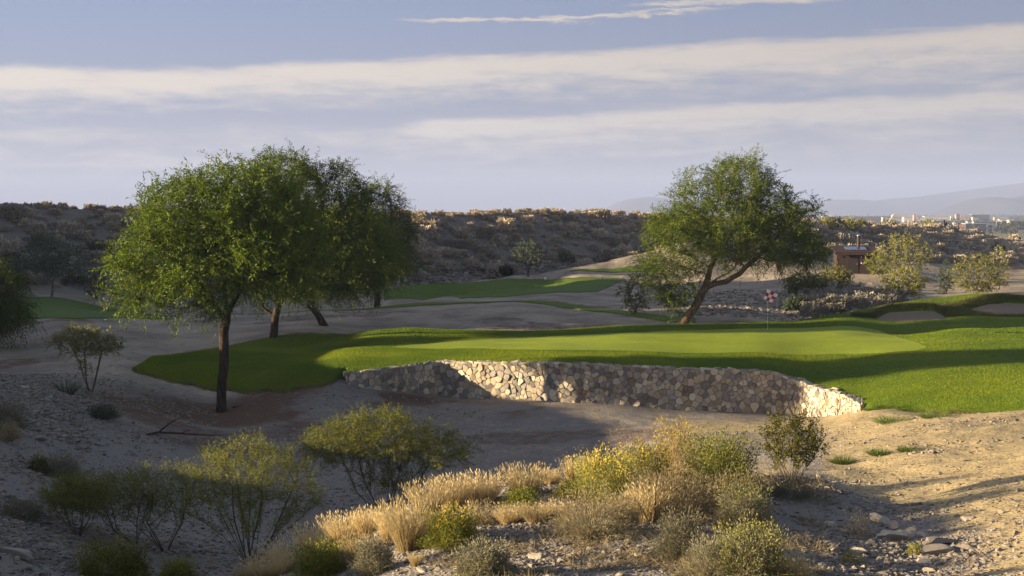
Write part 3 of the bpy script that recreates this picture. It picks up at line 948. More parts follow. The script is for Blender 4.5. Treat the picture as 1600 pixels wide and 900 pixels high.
def tree(name, label, cat, loc, trunk, bl, n_att, step, mat, bark, base_r, group=None, seed=1, tip=.012, leaf=None, thr=.045, kill=None, infl=3.0, trop=(0, 0, .1), sides=7, extra=None, maxch=3, names=('trunk', 'crown')):
    r = np.random.default_rng(seed)
    loc = np.array(loc, float)
    root = thing(name, label, cat, loc, group)
    pos, par, keys = [], [], []
    for chain in trunk:                            # first point of later chains = index of parent node
        if isinstance(chain[0], int): last = keys[chain[0]]; pts = chain[1:]
        else: last = -1; pts = chain
        for p in pts:
            p = np.array(p, float)
            if last >= 0:
                a = pos[last]; k = max(1, int(np.linalg.norm(p - a) / step))
                for j in range(1, k + 1):
                    w = r.normal(0, .035 * step / .35, 3) if j < k else 0
                    pos.append(a + (p - a) * j / k + w); par.append(last); last = len(pos) - 1
            else:
                pos.append(p); par.append(-1); last = len(pos) - 1
            keys.append(last)
    att = blobs(bl, n_att, r)
    pos, par = colonize((pos, par), att, step, kill or step * 1.6, infl, r=r, trop=trop, maxch=maxch)
    rad = radii(pos, par, tip, base_r)
    rad[0] *= 1.25
    pos[0, 2] -= .15
    V, Q = tubes(pos, par, rad, sides)
    obj(names[0], mesh(names[0], V, Q, None, bark, None, True), root)
    sel = np.where(rad < thr)[0]; sel = sel[par[sel] >= 0]
    out = unit(pos[sel] - pos[par[sel]])
    lf = dict(twigs=10, tl=1.0, per=18, fl=.155, fw=.021, droop=.2); lf.update(leaf or {})
    V, Q, tone = sprays(pos[sel], out, r, **lf)
    obj(names[1], mesh(names[1], V, Q, None, mat, dict(tone=tone)), root)
    return root


def stems_shrub(name, label, cat, loc, h, w, mat, stemmat, seed, nst=9, leaf=None, crown=None, n_att=220, base_r=.03, group=None, tip=.004, step=None, thr=.014, lean=(0, 0), names=('stems', 'foliage'), low=.35):
    """many-stemmed shrub: stems fan from the root and carry foliage towards their ends"""
    r = np.random.default_rng(seed)
    step = step or h / 14
    root = thing(name, label, cat, loc, group)
    pos, par = [np.array([0, 0, -.1])], [-1]
    for k in range(nst):
        a = r.uniform(0, 2 * pi); ln = low * h * r.uniform(.7, 1.2)
        d = np.array([cos(a) * w / h * r.uniform(.25, .8) + lean[0], sin(a) * w / h * r.uniform(.2, .7) + lean[1], 1.0]); d /= np.linalg.norm(d)
        last = 0; p = np.array([cos(a), sin(a), 0]) * .03 * h; c = r.normal(0, .08, 3)
        for j in range(max(2, int(ln / step))):
            d = unit(d + c * .2 + r.normal(0, .05, 3)); p = p + d * step
            pos.append(p.copy()); par.append(last); last = len(pos) - 1
    bl = crown or [(lean[0] * h * .7, lean[1] * h * .7, h * .66, w * .5, w * .42, h * .34)]
    pos, par = colonize((pos, par), blobs(bl, n_att, r, .1), step, step * 1.2, h * .55, r=r, trop=(0, 0, .18), maxch=2)
    rad = radii(pos, par, tip, base_r)
    V, Q = tubes(pos, par, rad, 5)
    obj(names[0], mesh(names[0], V, Q, None, stemmat, None, True), root)
    sel = np.where((rad < thr) & (pos[:, 2] > .25 * h))[0]; sel = sel[par[sel] >= 0]
    out = unit(pos[sel] - pos[par[sel]])
    lf = dict(twigs=3, tl=h * .12, per=6, fl=.07, fw=.014, droop=.1, up=.3, spread=.55, jit=.03); lf.update(leaf or {})
    V, Q, tone = sprays(pos[sel], out, r, **lf)
    obj(names[1], mesh(names[1], V, Q, None, mat, dict(tone=tone)), root)
    return root


def blades(n, h, w, r, bw=.006, lean=.45, seg=3, hv=.35, bend=.35, base=.35):
    """grass blades / fine stems curving out of a tuft"""
    a = r.uniform(0, 2 * pi, n); rb = w * base * np.sqrt(r.random(n)) * .5
    b = np.stack([np.cos(a) * rb, np.sin(a) * rb, np.zeros(n) - .04], 1)
    a2 = a + r.normal(0, .5, n); ln = lean * r.random(n) ** .7
    d = unit(np.stack([np.cos(a2) * ln, np.sin(a2) * ln, np.ones(n)], 1))
    H = h * (1 - hv * r.random(n))
    sd = unit(np.cross(d, r.normal(0, 1, (n, 3))))
    V, m = [], seg + 1
    for k in range(m):
        t = k / seg
        c = b + d * (H * t)[:, None]; c[:, 0] += np.cos(a2) * bend * H * t * t * ln; c[:, 1] += np.sin(a2) * bend * H * t * t * ln
        c[:, 2] -= bend * .5 * H * t * t * ln
        ww = bw * (1 - t * .85)
        V += [c - sd * ww, c + sd * ww]
    V = np.stack(V, 1)                              # n, 2m, 3
    idx = np.arange(n)[:, None] * 2 * m
    Q = np.concatenate([np.stack([idx[:, 0] + 2 * k, idx[:, 0] + 2 * k + 1, idx[:, 0] + 2 * k + 3, idx[:, 0] + 2 * k + 2], -1) for k in range(seg)])
    tone = np.repeat(r.random(n), 2 * m)
    return V.reshape(-1, 3), Q, tone, (V, d)


def dome(n, h, w, r, fl=.05, fw=.012, shell=.35):
    """small leaves through the volume of a low rounded bush, lumpy outline"""
    d = unit(r.normal(0, 1, (n, 3))); d[:, 2] = np.abs(d[:, 2])
    lump = 1 + .28 * np.sin(d[:, 0] * 5 + r.uniform(0, 6)) * np.sin(d[:, 1] * 6 + r.uniform(0, 6)) + .15 * np.sin(d[:, 2] * 9 + 1)
    rr = ((shell + (1 - shell) * r.random(n)) ** .5) * lump * r.uniform(.85, 1.12, n)
    c = d * rr[:, None] * np.array([w / 2, w / 2, h])
    fd = unit(d + r.normal(0, .55, (n, 3)) + np.array([0, 0, .3])); sd = unit(np.cross(fd, r.normal(0, 1, (n, 3))))
    L_ = fl * r.uniform(.6, 1.4, n)[:, None]; W_ = fw * r.uniform(.7, 1.3, n)[:, None]
    V = np.stack([c, c + fd * L_ * .5 + sd * W_, c + fd * L_, c + fd * L_ * .5 - sd * W_], 1).reshape(-1, 3)
    return V, np.arange(4 * n).reshape(-1, 4), np.repeat(r.random(n), 4)


def bush(name, label, cat, loc, h, w, mat, stemmat, seed, n=5000, nst=220, fl=.05, fw=.011, group=None, shell=.25, flower=None, lean=.9):
    """rounded desert shrub: thin stems radiating from the root, leaves on them"""
    r = np.random.default_rng(seed)
    root = thing(name, label, cat, loc, group)
    V, Q, t, _ = blades(nst, h * .95, w * .5, r, .004, lean * w / h, 4, .4, .25, .5)
    obj('stems', mesh('stems', V, Q, None, stemmat, dict(tone=t)), root)
    V, Q, t = dome(n, h, w, r, fl, fw, shell)
    fm = None
    if flower:
        fm, k, lo = flower
        V2, Q2, t2 = dome(k, h * 1.06, w * 1.0, r, fl * .9, fw * 1.6, .75)
        cz = V2.reshape(-1, 4, 3); keep = cz[:, 0, 2] > lo * h
        cz = cz[keep].reshape(-1, 3); nq = len(Q)
        Q = np.concatenate([Q, np.arange(len(cz)).reshape(-1, 4) + len(V)]); V = np.concatenate([V, cz]); t = np.concatenate([t, t2.reshape(-1, 4)[keep].ravel()])
    me = mesh('foliage', V, Q, None, mat, dict(tone=t))
    if fm:
        me.materials.append(fm); mi = np.zeros(len(Q), np.int32); mi[nq:] = 1; me.polygons.foreach_set('material_index', mi)
    obj('foliage', me, root)
    return root


# ------------------------------------------------------------------ the big trees
def base(px, py, y0, y1): return place(px, py, y0, y1)


b1 = base(345, 643.5, 50, 62)
tree('mesquite_tree', 'front mesquite tree with a bare dark trunk in the brown dirt left of the wall', 'tree', b1,
     [[(0, 0, 0), (.02, 0, .8), (.10, .05, 1.8), (.12, 0, 2.8), (.2, 0, 3.7)], [4, (-.5, .2, 4.6), (-1.2, .2, 5.6)], [4, (.7, -.2, 4.7), (1.0, 0, 5.7)], [4, (.1, .5, 4.8), (-.1, .7, 6.2)]],
     [(-2.5, 0, 6.0, 2.1, 2.1, 1.4), (-1.5, .2, 7.7, 2.2, 2.3, 1.9), (.2, 0, 8.5, 2.0, 2.2, 1.6), (1.0, 0, 6.5, 2.2, 2.3, 1.8), (-3.2, -1.3, 4.7, 1.2, .9, .6), (-.6, -.3, 5.5, 2.2, 2.2, .8), (1.5, .3, 5.5, 1.6, 1.6, .7), (2.5, 0, 7.3, 1.9, 2.0, 1.7), (1.4, 0, 8.8, 1.9, 2.0, 1.4), (2.7, 0, 5.9, 1.6, 1.8, .9), (-.6, -1.3, 4.7, 1.8, .9, .6), (-2.2, -1.4, 4.5, 1.5, .9, .6)],
     1450, .34, M['mesq'], M['bark'], .20, 'mesquite trees left of the green', 11)
b2 = np.array([*base(427, 528, 64, 80)])
tree('mesquite_tree', 'dark full mesquite tree with a forked trunk at the back edge of the turf', 'tree', b2,
     [[(0, 0, 0), (.05, 0, .5), (.1, 0, 1.1)], [2, (-.5, .1, 1.5), (-1.0, .1, 2.4), (-1.1, 0, 3.6)], [2, (.3, 0, 1.8), (.8, 0, 2.9), (1.4, 0, 4.0), (2.2, .2, 5.0)], [2, (.1, .5, 2.2), (.3, .8, 3.6)]],
     [(.8, 0, 7.9, 2.4, 2.4, 1.9), (3.0, 0, 7.0, 2.5, 2.4, 2.1), (3.9, 0, 4.4, 2.3, 2.4, 2.0), (1.5, 0, 4.6, 2.6, 2.6, 2.0), (-.8, 0, 5.2, 2.2, 2.4, 2.2), (4.2, 0, 2.7, 1.7, 1.8, .9), (.6, -.4, 2.7, 2.2, 2.2, .8), (2.4, -.3, 2.4, 2.0, 2.0, .7)],
     1500, .38, M['mesq'], M['bark'], .20, 'mesquite trees left of the green', 12)
b3 = base(508, 509, 76, 90)
tree('mesquite_tree', 'half-hidden mesquite tree on the sand bank with its short trunk leaning left', 'tree', b3,
     [[(0, 0, 0), (-.35, 0, .5), (-.85, 0, 1.1), (-.7, 0, 2.0), (.1, 0, 3.0)], [4, (1.2, .2, 4.2)]],
     [(1.6, 0, 4.9, 2.4, 2.2, 2.0), (2.8, .3, 3.4, 1.9, 2.0, 1.2), (.4, .3, 5.2, 1.8, 1.8, 1.5), (-.4, -.5, 2.5, 1.7, 1.4, .8)],
     750, .38, M['mesq2'], M['bark'], .20, 'mesquite trees left of the green', 13)
b4 = np.array([(588 - CX) / F * 97, 97, 0]); b4[2] = zat(b4[0], b4[1])
tree('mesquite_tree', 'grey-green mesquite tree farthest back, rising at the right end of the left tree group', 'tree', b4,
     [[(0, 0, 0), (.1, 0, 1.2), (.2, 0, 2.4)], [2, (-.6, 0, 3.6)], [2, (.9, .2, 3.8)]],
     [(-.2, 0, 6.6, 2.3, 2.3, 2.3), (1.1, 0, 4.7, 1.9, 2.0, 1.9), (1.7, 0, 3.1, 1.3, 1.5, 1.1), (-1.2, 0, 4.4, 2.2, 2.2, 2.0), (-.3, -.5, 1.9, 1.9, 1.4, .8)],
     850, .42, M['mesq2'], M['bark'], .2, 'mesquite trees left of the green', 14)
b5 = base(1064, 507, 70, 86)
tree('mesquite_tree', 'leaning mesquite tree with bent sunlit trunk and broad crown behind the flag', 'tree', b5,
     [[(0, 0, 0), (.35, 0, .38), (.72, 0, .85), (1.0, 0, 1.35), (1.22, 0, 1.85), (1.4, 0, 2.1)], [5, (1.9, -.1, 2.3), (2.6, -.1, 2.45), (3.3, 0, 2.85), (4.1, 0, 3.6)], [5, (1.6, .2, 2.8), (1.9, .3, 3.6), (1.9, .2, 4.8)], [5, (2.1, -.5, 2.7), (3.0, -.6, 3.3)]],
     [(1.3, 0, 7.1, 2.0, 2.3, 1.6), (3.4, 0, 8.0, 2.3, 2.4, 1.7), (-.1, 0, 5.3, 2.0, 2.3, 1.6), (3.0, 0, 5.4, 3.0, 2.9, 2.0), (5.6, 0, 5.9, 2.1, 2.3, 1.8), (7.0, 0, 4.1, 1.6, 1.9, 1.1), (4.7, 0, 4.1, 2.7, 2.5, .9), (-.9, 0, 3.4, 1.5, 1.8, .9), (-1.6, 0, 2.6, .7, .9, .45)],
     1500, .38, M['mesq2'], M['barkw'], .24, None, 15)
b6 = np.array([(-58 - CX) / F * 68, 68, 0]); b6[2] = zat(b6[0], b6[1])
tree('mesquite_tree', 'dark mesquite tree cut off by the left edge of the photo, its branches drooping', 'tree', b6,
     [[(0, 0, 0), (.1, 0, 1.0), (.2, 0, 2.0)], [2, (1.0, 0, 3.0)], [2, (-.5, 0, 3.2)]],
     [(.8, 0, 2.9, 1.9, 1.7, 1.5), (2.1, 0, 1.7, 1.1, 1.2, .9), (-.6, 0, 3.4, 1.8, 1.8, 1.5), (2.0, -.2, 3.6, .8, .8, .6)],
     600, .3, M['mesq'], M['bark'], .16, None, 16, leaf=dict(droop=.7))

# smaller trees and bushes of the middle distance ----------------------------------------------
def mtree(px, py, top, w, mat, label, seed, y0=85, y1=200, bark='bark', n=420, cat='tree', name='desert_tree', trunk=.25, leaf=None, dark=None, Y=None, group=None):
    if Y is None: p = base(px, py, y0, y1)
    else:
        p = np.array([(px - CX) / F * Y, Y, 0]); p[2] = zat(p[0], p[1])
    mpp = p[1] / F; h = max((HZ - top) * mpp - p[2], .9); ww = w * mpp / 2
    st = h / 12
    tr = [[(0, 0, 0), (.02 * h, 0, h * trunk)], [1, (-.3 * ww, 0, h * (trunk + .2))], [1, (.35 * ww, 0, h * (trunk + .22))]]
    lf = dict(twigs=3, tl=h * .10, per=7, fl=max(.13, h * .035), fw=max(.04, h * .011), droop=.2); lf.update(leaf or {})
    c = .5 + trunk * .45
    low_b = [(0, 0, h * .3, ww * .85, ww * .7, h * .27), (-ww * .4, 0, h * .25, ww * .5, ww * .5, h * .2), (ww * .4, 0, h * .25, ww * .5, ww * .5, h * .2)] if trunk < .13 else []
    return tree(name, label, cat, p, tr, [(0, 0, h * (c + .1), ww * .75, ww * .7, h * (.42 - trunk * .4)), (-ww * .45, 0, h * c, ww * .6, ww * .6, h * (.36 - trunk * .35)), (ww * .5, 0, h * (c - .03), ww * .55, ww * .6, h * (.34 - trunk * .3))] + low_b,
                int(n * 1.3), st, M[mat], M[bark], max(.05, h * .022), group, seed, tip=.012, leaf=lf, thr=.05, infl=h * .5)


mtree(80, 467, 372, 128, 'bluegrn', 'grey-green round tree with thin forked trunk below the left hillside', 21, bark='gtwig', trunk=.28)
mtree(825, 432, 374, 52, 'bluegrn', 'small dark upright tree at the foot of the hill beyond the tee ground', 22, y0=112, y1=142, trunk=.2)
mtree(784, 433, 414, 36, 'dkbush', 'low dark round bush left of the small upright tree at the hill foot', 23, y0=112, y1=142, cat='bush', name='dark_bush', trunk=.05, n=200)
mtree(992, 492, 430, 46, 'paloy', 'pale yellow-green shrub under the left edge of the leaning tree', 24, y0=84, y1=110, cat='shrub', name='pale_shrub', trunk=.1, bark='gtwig', n=260)
mtree(1044, 488, 446, 32, 'sage', 'thin twiggy shrub beside the trunk of the leaning tree', 25, y0=84, y1=110, cat='shrub', name='pale_shrub', trunk=.2, bark='gtwig', n=110)
mtree(1413, 428, 362, 92, 'paloy', 'large pale green tree right beside the brown hut', 26, y0=110, y1=150, trunk=.08, bark='gtwig', Y=133, n=520)
mtree(1372, 425, 390, 44, 'palo', 'low green bush against the right corner of the brown hut', 27, y0=110, y1=150, trunk=.05, bark='gtwig', Y=131, n=200, cat='bush', name='green_bush')
mtree(1412, 470, 414, 74, 'paloy', 'rounded yellow-green bush on the slope in front of the pale green tree', 28, y0=95, y1=118, trunk=.12, n=360, cat='bush', name='green_bush')
mtree(1528, 475, 396, 88, 'paloy', 'tall light green bush rising behind the bunker mound', 29, trunk=.05, bark='gtwig', Y=104, n=520, cat='bush', name='green_bush')
mtree(1560, 470, 380, 40, 'paloy', 'upright yellowish bush behind the tall light green one', 30, trunk=.1, bark='gtwig', Y=113, n=220, cat='bush', name='yellow_bush')
mtree(1478, 462, 410, 34, 'bluegrn', 'sparse dark bush between the rounded and the tall green bushes', 31, Y=112, n=120, cat='bush', name='dark_bush', trunk=.1)
mtree(1305, 456, 414, 58, 'paloy', 'yellow-green bush at the left front corner of the hut', 32, Y=116, n=300, cat='bush', name='green_bush', trunk=.1)
mtree(1258, 462, 425, 70, 'palo', 'dark green bush below the right edge of the leaning tree crown', 33, Y=104, n=300, cat='bush', name='green_bush', trunk=.06)
mtree(1246, 500, 464, 40, 'bluegrn', 'small upright green shrub in the gravel behind the putting green', 34, Y=92, n=150, cat='shrub', name='pale_shrub', trunk=.06, bark='gtwig')
mtree(1560, 402, 382, 26, 'dkbush', 'small dark bush high on the right hillside', 35, Y=190, n=90, cat='bush', name='dark_bush', trunk=.05)
mtree(150, 440, 412, 34, 'dkbush', 'dark low bush at the right side of the grey-green hillside tree', 36, Y=109, n=120, cat='bush', name='dark_bush', trunk=.04)
mtree(20, 462, 388, 60, 'dkbush', 'dark bush on the hillside at the left edge of the photo', 37, Y=105, n=220, cat='bush', name='dark_bush', trunk=.1)
mtree(985, 412, 396, 20, 'dkbush', 'tiny dark bush on the hillside left of the leaning tree', 38, Y=144, n=60, cat='bush', name='dark_bush', trunk=.04)

# ------------------------------------------------------------------ hillside shrubs
hb = []
for k in range(7):
    r = np.random.default_rng(100 + k)
    V, Q, t = dome(int(620 + 40 * k), .62, 1.3, r, .17, .05, .72)
    V2, Q2, t2, _ = blades(50, .7, .7, r, .010, 1.3, 2)
    hb.append(mesh('hill_shrub', np.concatenate([V, V2]), np.concatenate([Q, Q2 + len(V)]), None, M['hillbush'], dict(tone=np.concatenate([t, t2]))))
M['olivebush'] = leafmat('olive_hill_shrub', (.07, .075, .04), (.15, .15, .085), .2, .3)
ob = []
for me in hb[:3]:
    c = me.copy(); c.materials[0] = M['olivebush']; ob.append(c)
rr = np.random.default_rng(55)
cand = []
for _ in range(22000):
    px = rr.uniform(-120, 1720); Y = rr.uniform(105, 238)
    lim0 = np.interp(px, HB_px, HB_Y) + .8 - 5.0 * float(smooth(930, 990, px) * (1 - smooth(1060, 1150, px))); lim1 = np.interp(px, HC_px, HC_Y) + 2.2
    if not lim0 < Y < lim1: continue
    x = (px - CX) / F * Y
    s = .35 + 1.25 * rr.random() ** 1.6
    rimq = lim1 - Y < 2.6
    if rimq: s = rr.uniform(.38, .78)
    dens = fbm(np.array([x * .09]), np.array([Y * .09]), 2, 8)[0]
    if dens < (.40 if not 930 < px < 1100 else .2) and not rimq: continue
    if cand:
        c = np.array(cand)
        if (np.hypot(c[:, 0] - x, c[:, 1] - Y) < (c[:, 2] + s) * .43).any(): continue
    cand.append((x, Y, s, px, lim1 - Y))
cand = np.array(cand)
cz = ground_h(cand[:, 3], cand[:, 1])
app = cand[:, 2] / cand[:, 1]
rim = cand[:, 4] < 2.6
order = np.argsort(-app)
indiv, n_rim, n_sl = set(), 0, 0
for i in order:
    if rim[i] and n_rim < 120: indiv.add(i); n_rim += 1
    elif not rim[i] and n_sl < 175: indiv.add(i); n_sl += 1
rest_V, rest_Q, rest_t, off = [], [], [], 0
tpl = []
for me in hb:
    v = np.empty(len(me.vertices) * 3, np.float32); me.vertices.foreach_get('co', v)
    q = np.empty(len(me.loops), np.int32); me.loops.foreach_get('vertex_index', q)
    a = np.empty(len(me.vertices), np.float32); me.attributes['tone'].data.foreach_get('value', a)
    tpl.append((v.reshape(-1, 3), q.reshape(-1, 4), a))
for i in range(len(cand)):
    k = int(rr.integers(len(hb))); rz = rr.uniform(0, 2 * pi); s = cand[i, 2] * 1.05; sz = s * rr.uniform(.75, 1.15)
    if i in indiv:
        o = obj('hillside_shrub', hb[k], None, (cand[i, 0], cand[i, 1], cz[i] - .05)); o.rotation_euler = (0, 0, rz); o.scale = (s, s, sz)
        if not rim[i] and i % 7 == 0:
            o.data = ob[k % 3]; tag(o, 'dark olive rounded shrub among the grey-tan ones on the hill face', 'shrub', 'dark olive shrubs on the shaded hillside')
        elif rim[i]: tag(o, 'pale dry shrub catching the sun along the top rim of the hill', 'shrub', 'sunlit shrubs along the hill rim')
        else: tag(o, 'rounded grey-tan dry shrub on the shaded face of the hill', 'shrub', 'dry shrubs on the shaded hillside')
    else:
        v, q, a = tpl[k]; c_, s_ = cos(rz), sin(rz)
        w = np.stack([(v[:, 0] * c_ - v[:, 1] * s_) * s, (v[:, 0] * s_ + v[:, 1] * c_) * s, v[:, 2] * sz], 1) + np.array([cand[i, 0], cand[i, 1], cz[i] - .05])
        rest_V.append(w); rest_Q.append(q + off); rest_t.append(np.clip(a * .6 + rr.random() * .4, 0, 1)); off += len(v)
if rest_V:
    o = obj('hillside_scrub', mesh('hillside_scrub', np.concatenate(rest_V), np.concatenate(rest_Q), None, M['hillbush'], dict(tone=np.concatenate(rest_t))))
    tag(o, 'scattered smaller dry scrub covering the hillside', 'scrub', None, 'stuff')
# grey shrubs in the wash behind the flag and below the hut
gs = []
for _ in range(900):
    px = rr.uniform(1256, 1400); py = rr.uniform(455, 498)
    if py > 505 - (px - 1225) * .17 or abs(px - 1345) < 28 and py < 448: continue
    gs.append((px, py))
M['washbush'] = leafmat('wash_shrub_twig', (.15, .135, .105), (.27, .245, .20), .2, .3)
wb = []
for me in hb[:5]:
    c = me.copy(); c.materials[0] = M['washbush']; wb.append(c)
gp = []
for px, py in gs:
    p = place(px, py, 84, 128)
    if gp and min(np.hypot(p[0] - q[0], p[1] - q[1]) for q in gp) < 1.25: continue
    gp.append(p)
for p in gp[:70]:
    s = rr.uniform(.6, 1.15)
    o = obj('wash_shrub', wb[int(rr.integers(5))], None, p); o.rotation_euler = (0, 0, rr.uniform(0, 6)); o.scale = (s, s, s)
    tag(o, 'low grey shrub in the shaded wash between the flag and the hut', 'shrub', 'grey shrubs in the wash below the hut')

# ------------------------------------------------------------------ foreground plants
STR, GLD = M['straw'], M['gold']


def fg(px, py, top, w, y0=14, y1=60):
    p = base(px, py, y0, y1); m = p[1] / F
    return p, (py - top) * m, w * m


def shrubF(px, py, top, w, mat, label, seed, y0=14, y1=60, stem='twig', **k):
    p, h, ww = fg(px, py, top, w, y0, y1)
    return stems_shrub(k.pop('name', 'desert_shrub'), label, k.pop('cat', 'shrub'), p, h, ww, M[mat], M[stem], seed, **k)


def bushF(px, py, top, w, mat, label, seed, y0=14, y1=60, stem='tan', **k):
    p, h, ww = fg(px, py, top, w, y0, y1)
    return bush(k.pop('name', 'low_bush'), label, k.pop('cat', 'bush'), p, h, ww, M[mat], M[stem], seed, **k)


p, h, w = fg(600, 805, 645, 270, 26, 46)
stems_shrub('palo_verde_shrub', 'wide yellow-green palo verde shrub with many dark stems in front of the wall', 'shrub', p, h, w, M['palo'], M['twig'], 41, nst=22, n_att=900, base_r=.035, step=.16, thr=.03,
            crown=[(-.1, 0, h * .76, w * .38, w * .3, h * .26), (-w * .26, 0, h * .68, w * .24, w * .24, h * .20), (w * .30, 0, h * .62, w * .24, w * .24, h * .17), (.25, -.3, h * .36, w * .14, w * .14, h * .22)],
            leaf=dict(twigs=6, tl=.34, per=11, fl=.075, fw=.0085, droop=.12, up=.35, spread=.6))
p, h, w = fg(392, 884, 690, 215, 22, 34)
stems_shrub('palo_verde_shrub', 'vase-shaped shrub with bare dark lower branches and thin green tips', 'shrub', p, h, w, M['palo'], M['twig'], 42, nst=20, n_att=520, base_r=.034, step=.13, thr=.014, low=.6,
            crown=[(0, 0, h * .72, w * .48, w * .35, h * .30), (w * .42, 0, h * .52, w * .16, w * .2, h * .10), (-w * .3, 0, h * .6, w * .2, w * .2, h * .2)],
            leaf=dict(twigs=5, tl=.28, per=9, fl=.06, fw=.0065, droop=.05, up=.7, spread=.45))
p, h, w = fg(258, 862, 725, 150, 22, 36)
stems_shrub('palo_verde_shrub', 'slim sapling-like shrub with a sunlit yellow crest left of the vase-shaped one', 'shrub', p, h, w, M['palo'], M['twig'], 43, nst=7, n_att=420, base_r=.022, step=.12, thr=.02, low=.5,
            crown=[(-.1, 0, h * .76, w * .46, w * .4, h * .22), (.15, 0, h * .55, w * .4, w * .35, h * .2)], leaf=dict(twigs=4, tl=.26, per=8, fl=.055, fw=.0065, up=.4))
p, h, w = fg(212, 850, 738, 150, 22, 36)
stems_shrub('palo_verde_shrub', 'thin leaning shrub with diagonal dark stems at the lower left', 'shrub', p, h, w, M['palo'], M['twig'], 44, nst=6, n_att=360, base_r=.022, step=.12, thr=.02, low=.5, lean=(-.35, 0),
            leaf=dict(twigs=4, tl=.26, per=8, fl=.055, fw=.0065))
shrubF(122, 836, 745, 120, 'palo', 'spreading dull green shrub low on the left gravel slope', 45, 22, 40, nst=14, n_att=420, base_r=.018, low=.25, leaf=dict(twigs=4, tl=.24, per=8, fl=.06, fw=.007))
p, h, w = fg(142, 613, 508, 104, 50, 60)
stems_shrub('palo_verde_tree', 'small slender palo verde tree with pale yellow-green top on the left valley edge', 'tree', p, h, w, M['paloy'], M['twig'], 46, nst=4, n_att=330, base_r=.05, step=.16, thr=.03, low=.55, lean=(-.12, 0), names=('trunk', 'crown'),
            crown=[(-.3, 0, h * .76, w * .45, w * .4, h * .22), (.5, 0, h * .66, w * .3, w * .3, h * .14)], leaf=dict(twigs=4, tl=.34, per=8, fl=.10, fw=.016, up=.3))

bushF(165, 902, 846, 110, 'creo', 'dark green creosote bush at the bottom edge of the lower left', 51, 18, 30, n=5500, fl=.035, fw=.011, stem='creo')
bushF(205, 903, 852, 60, 'creo', 'smaller dark creosote bush right beside the larger dark one', 52, 18, 30, n=3000, fl=.035, fw=.011, stem='creo')
bushF(276, 906, 876, 62, 'palo', 'rounded olive bush cut by the bottom edge below the saplings', 53, 18, 30, n=4500, fl=.03, fw=.008, stem='palo')
bushF(503, 900, 855, 92, 'palo', 'green rounded bush among the straw grass at the bottom of the ridge', 54, 17, 26, n=7000, fl=.04, fw=.007, stem='palo', flower=(M['paloy'], 900, .5))
bushF(585, 897, 842, 66, 'grey', 'grey-brown rounded bush in front of the golden grass clumps', 55, 16, 26, n=6000, fl=.035, fw=.006, stem='grey')
bushF(706, 852, 800, 92, 'palo', 'olive green dome bush with golden tips at the ridge gravel edge', 56, 16, 26, n=8000, fl=.04, fw=.006, stem='sage', flower=(M['gold'], 900, .62))
bushF(757, 900, 848, 92, 'grey', 'dark grey-green dome bush alone on the shaded gravel at the bottom', 57, 14, 24, n=8500, fl=.035, fw=.006, stem='sage')
bushF(815, 792, 766, 62, 'palo', 'small bright green bush under the straw clump on the ridge crest', 58, 16, 27, n=3000, fl=.035, fw=.007, stem='palo')
bushF(892, 778, 753, 52, 'creo', 'small dark green bush on the pale stones of the ridge crest', 59, 16, 27, n=2600, fl=.035, fw=.008, stem='creo')
bushF(745, 818, 786, 60, 'tan', 'brown twiggy dead bush right of the olive dome bush', 60, 16, 27, n=1500, fl=.05, fw=.004, nst=420)
bushF(945, 778, 712, 120, 'sage', 'yellow-green flowering bush at the left end of the large shrub cluster', 61, 18, 30, n=10000, fl=.045, fw=.007, stem='sage', flower=(M['gold'], 1500, .55))
bushF(1006, 760, 698, 96, 'sage', 'pale sage bush second from the left in the large shrub cluster', 62, 20, 30, n=8000, fl=.045, fw=.007, stem='straw', flower=(M['gold'], 1200, .45))
bushF(1058, 752, 672, 84, 'straw', 'tallest golden dry bush in the middle of the large shrub cluster', 63, 20, 34, n=7000, fl=.05, fw=.006, stem='straw', nst=420, flower=(M['gold'], 2200, .5))
bushF(1128, 768, 690, 128, 'palo', 'light green leafy bush in the right half of the large shrub cluster', 64, 20, 30, n=11000, fl=.045, fw=.008, stem='tan', flower=(M['paloy'], 2600, .45))
bushF(1050, 802, 738, 170, 'tan', 'tangled tan dry bush at the front of the large shrub cluster', 65, 18, 28, n=9000, fl=.06, fw=.0045, nst=700)
bushF(1150, 798, 745, 104, 'tan', 'brown twiggy bush below the light green leafy one', 66, 18, 28, n=5000, fl=.06, fw=.0045, nst=520, flower=(M['palo'], 500, .5))
p, h, w = fg(1236, 764, 648, 116, 22, 34)
stems_shrub('creosote_bush', 'open olive creosote bush standing highest at the right end of the shrub cluster', 'bush', p, h, w, M['creo'], M['twig'], 67, nst=16, n_att=300, base_r=.014, step=.08, thr=.012, low=.4,
            crown=[(0, 0, h * .68, w * .46, w * .4, h * .33), (w * .25, 0, h * .55, w * .26, w * .3, h * .2)], leaf=dict(twigs=3, tl=.17, per=8, fl=.045, fw=.012, up=.6, spread=.45))
bushF(1235, 776, 742, 84, 'grey', 'low grey shrub under the olive creosote bush', 68, 20, 30, n=4500, fl=.035, fw=.005, stem='grey')
bushF(1178, 776, 752, 40, 'creo', 'small deep green bush between the creosote and the tan grass dome', 69, 18, 28, n=2200, fl=.03, fw=.008, stem='creo')
bushF(925, 836, 768, 140, 'tan', 'grey-brown twiggy shrub spreading over the gravel below the cluster', 70, 16, 26, n=4500, fl=.06, fw=.004, nst=800, stem='grey')
bushF(1066, 872, 806, 88, 'grey', 'soft grey dome shrub at the right edge of the dark gravel', 71, 14, 24, n=9000, fl=.04, fw=.005, stem='grey')
bushF(1160, 830, 768, 92, 'grey', 'grey-tan dome shrub just below the small deep green bush', 72, 15, 26, n=8500, fl=.045, fw=.005, stem='straw', flower=(M['sage'], 1500, .4))
